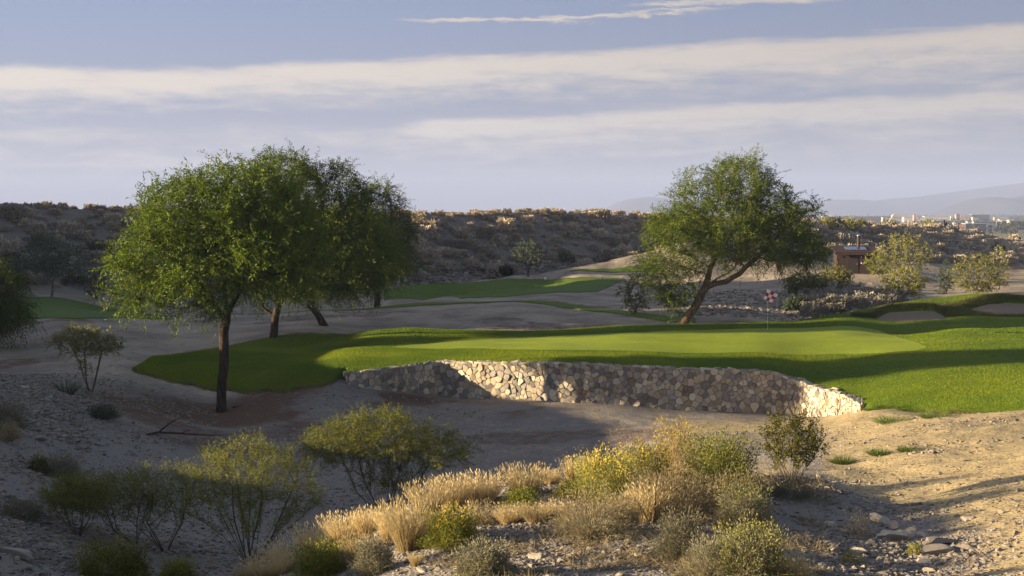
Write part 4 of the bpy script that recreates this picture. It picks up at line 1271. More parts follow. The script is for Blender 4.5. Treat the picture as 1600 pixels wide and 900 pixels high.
bushF(1172, 903, 828, 120, 'grey', 'mixed grey and yellow-green shrub at the bottom edge right of centre', 73, 13, 22, n=9500, fl=.04, fw=.005, stem='sage', nst=420, flower=(M['sage'], 3500, .35))
bushF(1112, 902, 842, 84, 'grey', 'pale grey feathery shrub at the bottom edge, left of the mixed one', 74, 13, 22, n=7000, fl=.045, fw=.004, stem='straw')
bushF(1236, 906, 872, 70, 'straw', 'low straw-coloured tuft at the bottom edge beside the mixed shrub', 75, 13, 22, n=3000, fl=.045, fw=.004, stem='straw', nst=420)
bushF(1340, 838, 800, 46, 'straw', 'thin dry weed among the shaded stones on the right', 76, 14, 26, n=700, fl=.03, fw=.005, stem='tan', nst=60)
bushF(1430, 866, 850, 26, 'sage', 'little yellow-green tuft beside the flat dark rock', 77, 14, 26, n=900, fl=.025, fw=.005, stem='sage', nst=80)
bushF(1330, 880, 862, 36, 'sage', 'sparse pale weed left of the light boulder', 78, 14, 26, n=600, fl=.025, fw=.005, stem='sage', nst=60)
bushF(10, 672, 628, 64, 'grey', 'grey shrub at the left edge on the rocky bank', 79, 34, 50, n=4500, fl=.07, fw=.01, stem='grey')
bushF(96, 748, 712, 66, 'grey', 'faded grey shrub on the left gravel slope', 80, 26, 44, n=4000, fl=.06, fw=.008, stem='grey')
bushF(34, 812, 782, 80, 'grey', 'flat dusty grey shrub above the large left boulder', 81, 20, 36, n=3500, fl=.05, fw=.007, stem='grey')
bushF(60, 738, 714, 34, 'creo', 'small dark shrub left of the faded grey one', 82, 26, 44, n=1500, fl=.05, fw=.01, stem='grey')
bushF(160, 654, 634, 52, 'bluegrn', 'low dark shrub below the small palo verde tree', 83, 44, 58, n=2500, fl=.07, fw=.014, stem='grey')
bushF(12, 690, 660, 40, 'tan', 'brownish shrub hugging the left edge lower on the bank', 84, 30, 50, n=2200, fl=.06, fw=.008, stem='tan')
for (px, py, top, w, lab) in [(1462, 652, 640, 34, 'green grass tuft on the sand just below the turf edge'), (1398, 660, 648, 46, 'spread of green weeds on the sand near the wall end'),
                              (1374, 711, 698, 18, 'small green weed casting a shadow on the sunlit sand'), (1316, 724, 710, 18, 'faint green weed on the sand right of the creosote bush'), (1421, 704, 695, 26, 'low pale weed on the middle of the sunlit sand')]:
    p, h, ww = fg(px, py, top, w, 20, 52); r = np.random.default_rng(px)
    V, Q, t, _ = blades(520, h * 1.4, ww * 1.3, r, .007, 1.1, 3, .6, .5, .9)
    tag(obj('weed', mesh('weed', V, Q, None, M['tuft'], dict(tone=t)), None, p), lab, 'weed')
# spiky yucca on the left bank
p, h, w = fg(106, 618, 586, 44, 48, 60)
r = np.random.default_rng(90)
V, Q, t, _ = blades(90, h, w, r, .02, 1.0, 3, .3, .15, .3)
tag(obj('yucca', mesh('yucca', V, Q, None, M['bluegrn'], dict(tone=t)), None, p), 'spiky dark yucca at the top of the rocky left bank', 'yucca')

# straw grass clumps: a handful of meshes, each clump an object of its own ------------------------
gm = []
for k in range(6):
    r = np.random.default_rng(200 + k)
    V, Q, t, (B, d) = blades(620, 1.0, .8, r, .0065, .42, 4, .45, .4, .55)
    tips = B[::2, -1] * .97                            # seed heads
    fd = unit(d[::2] + r.normal(0, .2, d[::2].shape)); sd = unit(np.cross(fd, r.normal(0, 1, fd.shape)))
    hv = np.stack([tips, tips + fd * .05 + sd * .011, tips + fd * .11, tips + fd * .05 - sd * .011], 1).reshape(-1, 3)
    V = np.concatenate([V, hv]); Q = np.concatenate([Q, np.arange(len(hv)).reshape(-1, 4) + len(V) - len(hv)]); t = np.concatenate([t, np.ones(len(hv)) * .9])
    gm.append(mesh('straw_grass', V, Q, None, STR, dict(tone=t)))
gr = [(640, 858, 784, 84, 'brightest golden grass clump, tall and full, in the middle of the ridge'), (612, 846, 792, 60, 'golden grass clump leaning on the left of the brightest one'), (668, 806, 756, 66, 'upright straw clump behind the brightest golden one'),
      (708, 792, 746, 72, 'straw clump left of the widest one on the crest'), (752, 786, 742, 74, 'wide straw clump at the crest end nearest the pale stones'), (822, 776, 728, 70, 'lone straw clump on the crest above the small bright green bush'),
      (795, 818, 790, 56, 'short pinkish straw clump below the pale stones'), (838, 816, 788, 60, 'short pinkish straw clump left of the twiggy shrub'), (870, 812, 784, 50, 'thin straw clump touching the twiggy shrub'),
      (497, 866, 816, 74, 'brownish straw clump at the left end of the ridge above the green bush'), (538, 852, 806, 70, 'straw clump on the ridge, second from its left end'), (575, 838, 796, 60, 'dull brown straw clump behind the grey-brown bush'),
      (455, 893, 846, 80, 'straw clump where the ridge meets the bottom edge'), (418, 903, 868, 70, 'lowest straw clump at the bottom edge left of the ridge'), (560, 880, 838, 52, 'straw clump between the green and the grey-brown bush'),
      (898, 752, 716, 44, 'wispy straw clump at the left of the flowering bush'), (860, 756, 734, 36, 'small brown straw clump at the crest behind the dark green bush'), (978, 826, 776, 60, 'pale straw clump in front of the tangled tan bush'), (1010, 812, 760, 66, 'straw clump half hidden in the tangled tan bush'),
      (385, 906, 884, 40, 'short straw clump by the root of the vase-shaped shrub'), (690, 836, 804, 40, 'yellow grass tuft left of the olive dome bush'), (650, 884, 866, 26, 'tiny straw tuft on the gravel right of the grey-brown bush')]
r = np.random.default_rng(77)
for i, (px, py, top, w, lab) in enumerate(gr):
    p, h, ww = fg(px, py, top, w, 14, 24.6)
    o = obj('straw_grass', gm[i % 6], None, p); s = ww / .95; o.scale = (s, s, h / .86); o.rotation_euler = (0, 0, r.uniform(0, 6.28))
    tag(o, lab, 'grass clump', 'straw grass clumps on the foreground ridge')

# bare dead branches ------------------------------------------------------------------------------
def branch(name, label, cat, p, pts, par, rad, mat):
    V, Q = tubes(np.array(pts, float), np.array(par), np.array(rad, float), 5)
    tag(obj(name, mesh(name, V, Q, None, mat, None, True), None, p), label, cat)


p, h, w = fg(1018, 818, 742, 60, 15, 26)
branch('dead_branch', 'bare upright dead branch rising from the tangled tan bush', 'branch', p,
       [(0, 0, -.05), (.05, 0, h * .3), (.05, 0, h * .6), (.08, 0, h), (-.2, 0, h * .45), (-.42, 0, h * .55), (-.7, .05, h * .72), (.2, 0, h * .5)], [-1, 0, 1, 2, 0, 4, 5, 1], [.022, .017, .013, .007, .012, .009, .005, .006], M['twig'])
p, h, w = fg(913, 828, 760, 60, 15, 26)
branch('dead_branch', 'thin dead stem sticking up from the grey-brown twiggy shrub', 'branch', p,
       [(0, 0, -.05), (.02, 0, h * .5), (.04, 0, h * .95), (-.2, 0, h * .5), (-.4, 0, h * .8), (.18, 0, h * .6)], [-1, 0, 1, 0, 3, 1], [.014, .011, .006, .009, .005, .005], M['gtwig'])
p = base(248, 683, 40, 56)
branch('fallen_branch', 'dead fallen branch lying on the shaded valley floor near the trunk', 'branch', p + np.array([0, 0, .04]),
       [(-.45, 0, .02), (0, 0, .12), (.35, .1, .42), (.75, .2, .62), (.7, -.1, .10), (1.5, -.2, .06), (2.2, -.1, .03), (1.0, .2, .16)], [-1, 0, 1, 2, 1, 4, 5, 4], [.03, .04, .025, .01, .03, .02, .008, .012], M['bark'])
p = base(355, 640, 50, 62)
rr2 = np.random.default_rng(4)
branch('fallen_branch', 'dark log lying on the brown dirt beside the front tree trunk', 'branch', p + np.array([.9, .1, .0]),
       [(-.7, 0, .06), (0, 0, .10), (.8, .05, .16), (1.5, .1, .14), (.5, .1, .3)], [-1, 0, 1, 2, 1], [.07, .08, .06, .03, .02], M['bark'])

# ------------------------------------------------------------------ rocks and pebbles
def rockmesh(seed, sub=2, flat=.62):
    import bmesh
    bm = bmesh.new(); bmesh.ops.create_icosphere(bm, subdivisions=sub, radius=1)
    v = np.array([q.co for q in bm.verts]); f = np.array([[q.index for q in g.verts] for g in bm.faces]); bm.free()
    r = np.random.default_rng(seed)
    for _ in range(10):                                 # chop flat facets
        n = unit(r.normal(0, 1, 3)); c = r.uniform(.28, .72); d = v @ n - c
        v = v - np.outer(np.clip(d, 0, None), n)
    v = v * (r.uniform(.75, 1.25, 3) * np.array([1, 1, flat])) + r.normal(0, .012, v.shape)
    return v / np.abs(v[:, :2]).max(), f


RK = []
for k in range(8):
    v, f = rockmesh(300 + k, 3)
    RK.append(mesh('rock', v, None, f, M['bigrock'], dict(tone=np.full(len(v), k / 7))))
rocks = [(1385, 842, 58, 7, 'light tan boulder with a dark hole, biggest of the right foreground rocks'), (1470, 852, 92, 1, 'long flat dark rock lying right of the yellow-green tuft'), (1381, 816, 42, 6, 'tan angular rock on top of the stone pile above the light boulder'),
         (1396, 826, 36, 3, 'grey rock tucked between the tan rock and the light boulder'), (1420, 838, 54, 4, 'flat grey slab just right of the light boulder'), (1445, 838, 24, 6, 'upright pale stone left of the flat dark rock'),
         (1440, 878, 28, 7, 'small pale cream rock below the yellow-green tuft'), (1460, 866, 60, 2, 'grey-brown slab under the flat dark rock'), (1454, 893, 26, 5, 'round grey stone at the bottom edge under the slab'), (1500, 858, 34, 2, 'dark grey rock at the right end of the flat dark one'),
         (1345, 864, 34, 5, 'grey flat stone left of the light boulder'), (1306, 862, 30, 3, 'grey stone in the shade of the mixed shrub'), (1320, 832, 24, 4, 'grey stone beside the thin dry weed'), (1300, 820, 22, 6, 'pale stone above the thin dry weed'),
         (1516, 812, 26, 4, 'grey stone at the right end of the rocky strip'), (1592, 768, 16, 1, 'dark clod at the right edge on the sand'), (1000, 868, 26, 5, 'pale flat stone in the middle of the dark gravel'), (840, 874, 34, 4, 'grey stone on the gravel right of the grey-green dome bush'),
         (664, 893, 24, 6, 'pale stone at the bottom edge left of the dome bush'), (835, 770, 20, 7, 'cream stone on the crest beside the lone straw clump'), (864, 766, 18, 6, 'pale stone at the foot of the small dark green bush'), (1115, 800, 26, 5, 'grey stone in the gap right of the tangled bush'),
         (20, 868, 60, 2, 'large brown-grey boulder at the lower left corner'), (55, 872, 28, 2, 'dark stone touching the large boulder at the lower left corner'), (105, 755, 22, 5, 'pale stone on the left slope below the faded shrub'), (60, 688, 26, 2, 'dark rock on the bank under the edge shrub'), (420, 865, 34, 5, 'pale grey round stone behind the straw clumps at the lower left'),
         (208, 712, 18, 1, 'dark small rock on the valley floor left of the saplings'), (138, 692, 18, 1, 'dark rock alone on the shaded valley floor'), (40, 607, 20, 5, 'pale rock at the top of the left bank'), (690, 560, 0, 0, '')]
r = np.random.default_rng(9)
for (px, py, w, k, lab) in rocks:
    if not w: continue
    p, h, ww = fg(px, py, py - 10, w, 12, 60)
    o = obj('rock', RK[k], None, p + np.array([0, 0, ww * .08])); s = ww / 1.7
    o.scale = (s, s * r.uniform(.8, 1.1), s * r.uniform(.6, .9)) if w < 80 else (s, s * .38, s * .16); o.rotation_euler = (r.normal(0, .15), r.normal(0, .15), r.uniform(-.5, .5))
    tag(o, lab, 'rock', 'rocks lying about the foreground')
for i, (px, py, w) in enumerate([(1344, 445, 11), (1357, 446, 14)]):
    p = base(px, py, 100, 136); o = obj('rock', RK[i + 1], None, p + np.array([0, 0, .15])); s = w * p[1] / F / 2; o.scale = (s, s, s)
    tag(o, ['dark round rock in front of the hut, the smaller of the two', 'dark wide rock in front of the hut, the larger of the two'][i], 'rock')

# gravel: many small stones, one object
v0, f0 = [], []
for k in range(6):
    v, f = rockmesh(400 + k, 1, .5); v0.append(v); f0.append(f)


def pebbles(n, sampler, smin, smax, seed, name, label):
    r = np.random.default_rng(seed)
    px, Y = sampler(r, n)
    x = (px - CX) / F * Y; z = ground_h(px, Y)
    s = smin + (smax - smin) * r.random(len(px)) ** 4; k = r.integers(6, size=len(px)); a = r.uniform(0, 2 * pi, len(px))
    VV, FF, TT, off = [], [], [], 0
    for j in range(6):
        m = np.where(k == j)[0]; v, f = v0[j], f0[j]
        c, sn = np.cos(a[m])[:, None], np.sin(a[m])[:, None]
        st = r.uniform(.7, 1.5, (len(m), 3)) * s[m][:, None]
        vx, vy, vz = v[None, :, 0] * st[:, :1], v[None, :, 1] * st[:, 1:2], v[None, :, 2] * st[:, 2:]
        w = np.stack([vx * c - vy * sn + x[m][:, None], vx * sn + vy * c + Y[m][:, None], vz + (z[m] + s[m] * .12)[:, None]], -1)
        VV.append(w.reshape(-1, 3)); FF.append((f[None] + (np.arange(len(m)) * len(v))[:, None, None] + off).reshape(-1, 3)); off += len(m) * len(v)
        TT.append(np.repeat(r.random(len(m)), len(v)))
    o = obj(name, mesh(name, np.concatenate(VV), None, np.concatenate(FF), M['rock'], dict(tone=np.concatenate(TT))))
    tag(o, label, 'gravel', None, 'stuff')


def samp_fg(r, n):
    px = r.uniform(560, 1640, n * 3); Y = np.exp(r.uniform(math.log(14.5), math.log(27), n * 3))
    x = (px - CX) / F * Y; z = ground_h(px, Y); py = HZ - F * z / Y
    d = 1 - .93 * (smooth(-30, 70, px - 1262) * smooth(-35, 40, (742 + (px - 1230) * .26) - py))
    d *= (.12 + .88 * smooth(.44, .62, fbm(x * .6, Y * .6, 3, 21))) * (1 - .6 * smooth(1400, 1560, px))
    k = np.where(r.random(n * 3) < d)[0][:n]
    return px[k], Y[k]


def samp_left(r, n):
    px = r.uniform(-60, 760, n * 3); Y = np.exp(r.uniform(math.log(19), math.log(60), n * 3))
    x = (px - CX) / F * Y
    d = (.18 + .82 * smooth(.45, .6, fbm(x * .3, Y * .3, 3, 22))) * (.35 + .65 * np.clip(1 - (px - 60) / 300, 0, 1))
    k = np.where(r.random(n * 3) < d)[0][:n]
    return px[k], Y[k]


def samp_rip(r, n):
    px = r.uniform(590, 1040, n); Y = np.interp(px, HB_px, HB_Y) + r.uniform(-.3, 3.2, n)
    return px, Y


def samp_wash(r, n):
    px = r.uniform(1060, 1300, n); Y = r.uniform(84, 108, n)
    return px, Y


pebbles(38000, samp_fg, .006, .055, 1, 'gravel', 'grey gravel and broken stones on the foreground ridge')
pebbles(38000, samp_left, .008, .075, 2, 'gravel', 'grey stones strewn over the shaded left slope and valley floor')
def samp_bank(r, n):
    px = r.uniform(-80, 190, n * 2); Y = r.uniform(40, 55.5, n * 2)
    k = np.where(r.random(n * 2) < 1 - smooth(60, 180, px + (Y - 44) * -2))[0][:n]
    return px[k], Y[k]


pebbles(15000, samp_bank, .014, .11, 6, 'gravel', 'broken grey rubble on the rocky bank at the left edge')
pebbles(1700, samp_rip, .08, .38, 3, 'riprap', 'pale riprap stones along the foot of the hill')
pebbles(3000, samp_wash, .04, .18, 4, 'gravel', 'grey stones covering the wash behind the green')


def samp_sand(r, n):
    px = r.uniform(1270, 1660, n * 2); Y = np.exp(r.uniform(math.log(19), math.log(48), n * 2))
    x = (px - CX) / F * Y
    k = np.where(r.random(n * 2) < .05 + .9 * smooth(.5, .7, fbm(x * .4, Y * .4, 2, 71)))[0][:n]
    return px[k], Y[k]


pebbles(6000, samp_sand, .010, .06, 5, 'sand_clods', 'small clods and pebbles scattered on the sunlit sand')

def litter(name, label, n, sampler, mat, seed, size, k=9):
    r = np.random.default_rng(seed); px, Y = sampler(r, n); n = len(px)
    b = np.stack([(px - CX) / F * Y, Y, ground_h(px, Y)], 1); sc = size * r.uniform(.4, 1.3, n) * r.uniform(.5, 1, n)
    b = np.repeat(b, k, 0); sc = np.repeat(sc, k)[:, None]; m = len(b)
    b[:, :2] += r.normal(0, .35, (m, 2)) * sc
    d = unit(r.normal(0, 1, (m, 3)) * np.array([1, 1, .35]) + np.array([0, 0, .45])); sd = unit(np.cross(d, r.normal(0, 1, (m, 3))))
    V = np.stack([b - sd * .004, b + sd * .004, b + d * sc + sd * .002, b + d * sc - sd * .002], 1).reshape(-1, 3)
    o = obj(name, mesh(name, V, np.arange(4 * m).reshape(-1, 4), None, mat, dict(tone=np.repeat(r.random(m), 4))))
    tag(o, label, 'litter', None, 'stuff')


def samp_lit(r, n):
    px = r.uniform(500, 1300, n); Y = np.exp(r.uniform(math.log(15), math.log(27), n))
    k = fbm((px - CX) / F * Y * .8, Y * .8, 2, 91) > .47
    return px[k], Y[k]


def samp_lit2(r, n):
    px = r.uniform(-60, 1250, n); Y = np.exp(r.uniform(math.log(24), math.log(60), n))
    k = (fbm((px - CX) / F * Y * .4, Y * .4, 3, 93) > .5) & (Y < np.interp(px, [-60, 300, 520, 1250], [60, 58, 58, 54]))
    return px[k], Y[k]


litter('dry_litter', 'dry twigs and dead grass littering the foreground ridge', 5200, samp_lit, M['tan'], 21, .16)
litter('dry_litter', 'dead twigs and dry sprigs strewn over the valley floor', 3600, samp_lit2, M['tan'], 22, .17)

# ------------------------------------------------------------------ flag, tee markers
M['white'] = plainmat('white_paint', (.72, .72, .70), .45, .4, .03)
M['red'] = leafmat('red_cloth', (.55, .02, .03), (.55, .02, .03), .5, 0)
M['whitecloth'] = leafmat('white_cloth', (.82, .81, .79), (.82, .81, .79), .5, 0)
M['polegrey'] = plainmat('pole_paint', (.62, .62, .62), .5, .4, .03)
p = base(1199.5, 531.5, 60, 78); p[2] = float(turf_h(np.array([1199.5]), np.array([p[1]]))[0])
fl = thing('golf_flag', 'white flag with red patches hanging from a slim pole on the putting green', 'golf flag', p)
pos = np.array([(0, 0, -.05), (0, 0, 1.0), (0, 0, 2.17)]); V, Q = tubes(pos, np.array([-1, 0, 1]), np.array([.010, .009, .008]), 8)
obj('pole', mesh('pole', V, Q, None, M['polegrey'], None, True), fl)
nu, nv = 25, 25
u, v = np.meshgrid(np.linspace(0, 1, nu), np.linspace(0, 1, nv))
# cloth hangs from its hoist: the fly corner drops, folds run down
fx = .008 + u * .54 * (1 - .3 * v) - .22 * v - .02; fz = 2.18 - v * .52 - u * .30 * (1 - .3 * v); fy = -.26 * u + .04 * np.sin(u * 9 + v * 3) * u
V = np.stack([fx, fy, fz], -1).reshape(-1, 3); I = np.arange(nu * nv).reshape(nv, nu)
q = np.stack([I[:-1, :-1], I[:-1, 1:], I[1:, 1:], I[1:, :-1]], -1)
ck = ((np.floor(u[:-1, :-1] * 3 + .01) + np.floor(v[:-1, :-1] * 3 + .01)) % 2) > .5
f_ = mesh('flag', V, np.concatenate([q[~ck], q[ck]]), None, M['whitecloth'], None, True); f_.materials.append(M['red'])
mi = np.concatenate([np.zeros((~ck).sum(), np.int32), np.ones(ck.sum(), np.int32)]); f_.polygons.foreach_set('material_index', mi)
obj('flag', f_, fl)
for i, (px, py) in enumerate([(852, 437), (939.5, 437.5)]):
    p = place(px, py, 100, 132); p[2] += .05
    t = thing('tee_marker', ['white ball tee marker on the far tee ground, the left one', 'white ball tee marker on the far tee ground, the right one'][i], 'tee marker', p, 'white tee markers')
    a = np.linspace(0, 2 * pi, 17)[:-1]; prof = [(.02, -.05), (.02, .04), (.08, .07), (.115, .14), (.12, .18), (.10, .24), (.05, .28), (.001, .29)]
    V = np.array([(r_ * cos(k), r_ * sin(k), z_) for r_, z_ in prof for k in a]); Q = [(j * 16 + k, j * 16 + (k + 1) % 16, (j + 1) * 16 + (k + 1) % 16, (j + 1) * 16 + k) for j in range(2, 7) for k in range(16)]
    obj('ball', mesh('ball', V, Q, None, M['white'], None, True), t)
    Q = [(j * 16 + k, j * 16 + (k + 1) % 16, (j + 1) * 16 + (k + 1) % 16, (j + 1) * 16 + k) for j in range(0, 2) for k in range(16)]
    obj('spike', mesh('spike', V, Q, None, M['white'], None, True), t)

# ------------------------------------------------------------------ the brown hut
M['hutwall'] = plainmat('hut_wall', (.042, .028, .024), .85, .15, .2, 3)
M['hutroof'] = plainmat('hut_roof', (.040, .022, .018), .7, .2, .15, 3)
M['hutdoor'] = plainmat('hut_door', (.03, .021, .02), .7, .2, .15, 3)
M['panel'] = plainmat('solar_cell', (.02, .04, .12), .12, .6, .15, 9)
M['metal'] = plainmat('pale_metal', (.55, .56, .58), .35, .5, .08, 5, 1.0)
M['pipe'] = plainmat('brown_pipe', (.05, .028, .022), .7, .3, .1)
M['dark'] = plainmat('dark_opening', (.01, .01, .012), .9, .1, .1)
M['sign'] = plainmat('sign_plate', (.62, .58, .52), .6, .3, .04)
HY = 138.0
hx = (1338.5 - CX) / F * HY; hz = zat(hx, HY) - .05
hut = thing('restroom_hut', 'brown hut with a sloped solar-panelled roof and a vent pipe beside the pale green tree', 'hut', (hx, HY, hz), None, radians(-6))
wW, wD, wH = 3.8, 3.0, 2.1
V, Q = boxes([(0, wD / 2, wH / 2 - .3, wW, wD, wH + .6)]); obj('wall', mesh('wall', V, Q, None, M['hutwall']), hut)


def slab(x0, x1, y0, y1, z0, z1, th):
    V = [(x0, y0, z0 - th), (x1, y0, z0 - th), (x1, y1, z1 - th), (x0, y1, z1 - th), (x0, y0, z0), (x1, y0, z0), (x1, y1, z1), (x0, y1, z1)]
    return V, [(0, 3, 2, 1), (4, 5, 6, 7), (0, 1, 5, 4), (1, 2, 6, 5), (2, 3, 7, 6), (3, 0, 4, 7)]


sl = .56 / (wD + .92)
V, Q = slab(-wW / 2 - .18, wW / 2 + .26, -.42, wD + .5, wH + .10, wH + .66, .16); rf = obj('roof', mesh('roof', V, Q, None, M['hutroof']), hut)
V, Q = slab(-wW / 2 - .20, wW / 2 + .28, -.45, -.40, wH + .03, wH + .04, .22); obj('fascia', mesh('fascia', V, Q, None, M['hutroof']), rf)
zr = lambda y: wH + .10 + sl * (y + .42)
V, Q = slab(-.95, 1.05, .55, 2.2, zr(.55) + .10, zr(2.2) + .10, .05); pn = obj('solar_panel', mesh('solar_panel', V, Q, None, M['metal']), hut)
VV, QQ_ = [], []
for i in range(4):
    for j in range(2):
        x0 = -.91 + i * .49; y0 = .59 + j * .81; V, Q = slab(x0, x0 + .455, y0, y0 + .77, zr(y0) + .104, zr(y0 + .77) + .104, .004)
        QQ_ += [tuple(k + len(VV) for k in f) for f in Q]; VV += V
obj('cell', mesh('cell', VV, QQ_, None, M['panel']), pn)
a = np.linspace(0, 2 * pi, 15)[:-1]; py_ = 2.75
V = [(.55 + .15 * cos(k), py_ + .15 * sin(k), z) for z in (zr(py_) - .3, zr(py_) + 1.05) for k in a]
pipe = obj('vent_pipe', mesh('vent_pipe', V, [(k, (k + 1) % 14, 14 + (k + 1) % 14, 14 + k) for k in range(14)], None, M['pipe'], None, True), hut)
V = [(.55 + rr_ * cos(k), py_ + rr_ * sin(k), zr(py_) + z) for rr_, z in ((.15, 1.051), (.18, 1.06), (.18, 1.12), (.09, 1.18), (.09, 1.26), (.001, 1.27)) for k in a]
obj('cap', mesh('cap', V, [(j * 14 + k, j * 14 + (k + 1) % 14, (j + 1) * 14 + (k + 1) % 14, (j + 1) * 14 + k) for j in range(5) for k in range(14)], None, M['metal'], None, True), pipe)
V, Q = boxes([(-.35, -.012, 1.0, .98, .05, 2.05)]); dr = obj('door', mesh('door', V, Q, None, M['hutdoor']), hut)
V, Q = boxes([(.05, -.06, 1.0, .05, .07, .16)]); obj('handle', mesh('handle', V, Q, None, M['metal']), dr)
for z in (1.70, 1.10):
    V, Q = boxes([(.46, -.012, z, .12, .03, .14)]); obj('sign_plate', mesh('sign_plate', V, Q, None, M['sign']), hut)
V, Q = boxes([(-1.25, -.004, 1.72, .24, .02, .24)]); wv = obj('vent_opening', mesh('vent_opening', V, Q, None, M['dark']), hut)
V, Q = boxes([(-1.25, -.014, 1.60 + .06 * k, .24, .02, .02) for k in range(5)]); obj('louvre', mesh('louvre', V, Q, None, M['hutroof']), wv)

# ------------------------------------------------------------------ the town on the plain
def cmat(n, c): return plainmat(n, c, .8, .2, .08, .3)


CM = [cmat('cream_stucco', (.30, .25, .19)), cmat('white_stucco', (.36, .345, .32)), cmat('tan_stucco', (.32, .24, .165)), cmat('grey_concrete', (.34, .34, .35)), cmat('dark_building', (.06, .065, .08)), cmat('mauve_wall', (.36, .30, .33))]
RM = [cmat('red_tile', (.30, .14, .09)), cmat('flat_grey_roof', (.30, .29, .29)), cmat('pale_roof', (.30, .295, .28))]
M['glass'] = plainmat('window_glass', (.03, .035, .045), .15, .5, .1)
town = [  # px0, px1, py top, distance, wall, roof, form, label
    (1285, 1303, 339, 1150, 2, 1, 'flat', 'tan low building with a flat top at the left end of the town'), (1308, 1330, 343, 1180, 0, 1, 'flat', 'cream low building right of the tan one at the town left end'), (1331, 1340, 341, 1300, 1, 2, 'flat', 'small white building next to a bright white gable'),
    (1300, 1392, 338, 2100, 4, 1, 'flat', 'very long dark building behind the left part of the town'), (1379, 1388, 340, 1500, 1, 2, 'flat', 'white block left of the arched hall'), (1394, 1407, 334, 1750, 0, 0, 'arch', 'cream hall with a rounded gable in the middle of the town'),
    (1392, 1410, 342, 1600, 5, 1, 'flat', 'mauve low building under the rounded gable hall'), (1405, 1432, 335, 1950, 4, 1, 'gable', 'dark long-roofed hall right of the rounded gable'), (1413, 1446, 340, 1550, 1, 2, 'flat', 'white flat building in front of the dark long-roofed hall'),
    (1428, 1431.5, 333.5, 1500, 2, 0, 'tower', 'slim tan tower rising in the middle of the town'), (1446, 1484, 338.5, 1700, 1, 2, 'flat', 'long white building right of the slim tower'), (1460, 1495, 345, 1250, 4, 1, 'flat', 'dark low shed below the long white building'),
    (1486, 1496, 338, 1900, 3, 1, 'flat', 'grey block between the long white building and the turreted one'), (1494, 1500, 333, 1800, 0, 0, 'tower', 'cream corner tower of the turreted building'), (1500, 1519, 335.5, 1820, 0, 0, 'turret', 'cream turreted building with small roof towers'),
    (1519, 1546, 335.5, 2000, 4, 1, 'flat', 'dark broad building right of the turreted one'), (1520, 1528, 340, 1500, 1, 2, 'flat', 'small white box in front of the dark broad building'), (1521, 1556, 347, 1050, 3, 1, 'flat', 'wide grey warehouse roof in the right part of the town'),
    (1509, 1541, 350, 950, 4, 1, 'flat', 'dark long shed nearest the hill rim'), (1554, 1562, 340, 1500, 2, 1, 'flat', 'tan square building at the right of the dark broad one'), (1565, 1602, 346, 1200, 4, 1, 'flat', 'dark strip building at the right edge of the town'),
    (1562, 1584, 343, 1400, 3, 2, 'flat', 'pale grey roofed building above the dark strip'), (1577, 1580, 344.5, 1150, 1, 2, 'flat', 'tiny bright white hut by the dark strip building'), (1512, 1518, 347, 1000, 1, 2, 'flat', 'small pale shed at the left end of the grey warehouse'),
    (1490, 1494, 346, 1000, 1, 2, 'tower', 'small pale post-like tower left of the dark long shed'), (1498, 1508, 351, 900, 2, 0, 'gable', 'small tan gabled house just beyond the hill rim')]
for (a0, a1, top, Y, wm, rm, form, lab) in town:
    xa, xb = (a0 - CX) / F * Y, (a1 - CX) / F * Y; w = xb - xa; zb = float(ground_h(np.array([(a0 + a1) / 2]), np.array([float(Y)]))[0]) - 1
    zt = (HZ - top) / F * Y; h = max(zt - zb, 3); d = min(max(w * .6, 5), 30)
    t = thing('town_building', lab, 'building', ((xa + xb) / 2, Y, zb), 'buildings of the distant town', radians(random.uniform(-6, 6)))
    hw = h if form in ('flat',) else h * (.88 if form == 'tower' else .72)
    V, Q = boxes([(0, d / 2, hw / 2, w, d, hw)]); obj('wall', mesh('wall', V, Q, None, CM[wm]), t)
    if form == 'flat': V, Q = boxes([(0, d / 2, hw + .25, w + .5, d + .5, .5)]); T = None
    elif form == 'tower':
        V = [(-w * .6, d / 2 - w * .6, hw), (w * .6, d / 2 - w * .6, hw), (w * .6, d / 2 + w * .6, hw), (-w * .6, d / 2 + w * .6, hw), (0, d / 2, h)]; Q = [(0, 3, 2, 1)]; T = [(0, 1, 4), (1, 2, 4), (2, 3, 4), (3, 0, 4)]
    elif form == 'gable':
        V = [(-w * .52, -.6, hw), (w * .52, -.6, hw), (w * .52, d + .6, hw), (-w * .52, d + .6, hw), (-w * .48, d / 2, h), (w * .48, d / 2, h)]; Q = [(0, 3, 2, 1), (0, 1, 5, 4), (2, 3, 4, 5)]; T = [(1, 2, 5), (3, 0, 4)]
    elif form == 'arch':
        k = np.linspace(0, pi, 11); V = [(-w / 2 * cos(a), y, hw + (h - hw) * sin(a)) for y in (-.5, d) for a in k]; Q = [(i, i + 1, 12 + i, 11 + i) for i in range(10)]; T = [(0, i + 1, i) for i in range(1, 10)]
    else:
        V, Q = boxes([(-w * .3, d / 2, hw + (h - hw) * .5, w * .14, w * .14, h - hw, .7), (w * .02, d / 2, hw + (h - hw) * .4, w * .12, w * .12, (h - hw) * .8, .7), (w * .36, d / 2, hw + (h - hw) * .45, w * .14, w * .14, (h - hw) * .9, .7), (0, d / 2, hw + .2, w, d, .4)]); T = None
    obj('roof', mesh('roof', V, Q, T, RM[rm] if form != 'arch' else CM[1]), t)
    nwin = int(np.clip(w / 7, 1, 5))
    for i in range(nwin):
        ww = min(w / nwin * .5, 3.2)
        V, Q = boxes([(-w / 2 + (i + .5) * w / nwin, -.03, hw * .55, ww, .1, min(hw * .3, 2.2))]); obj('window', mesh('window', V, Q, None, M['glass']), t)
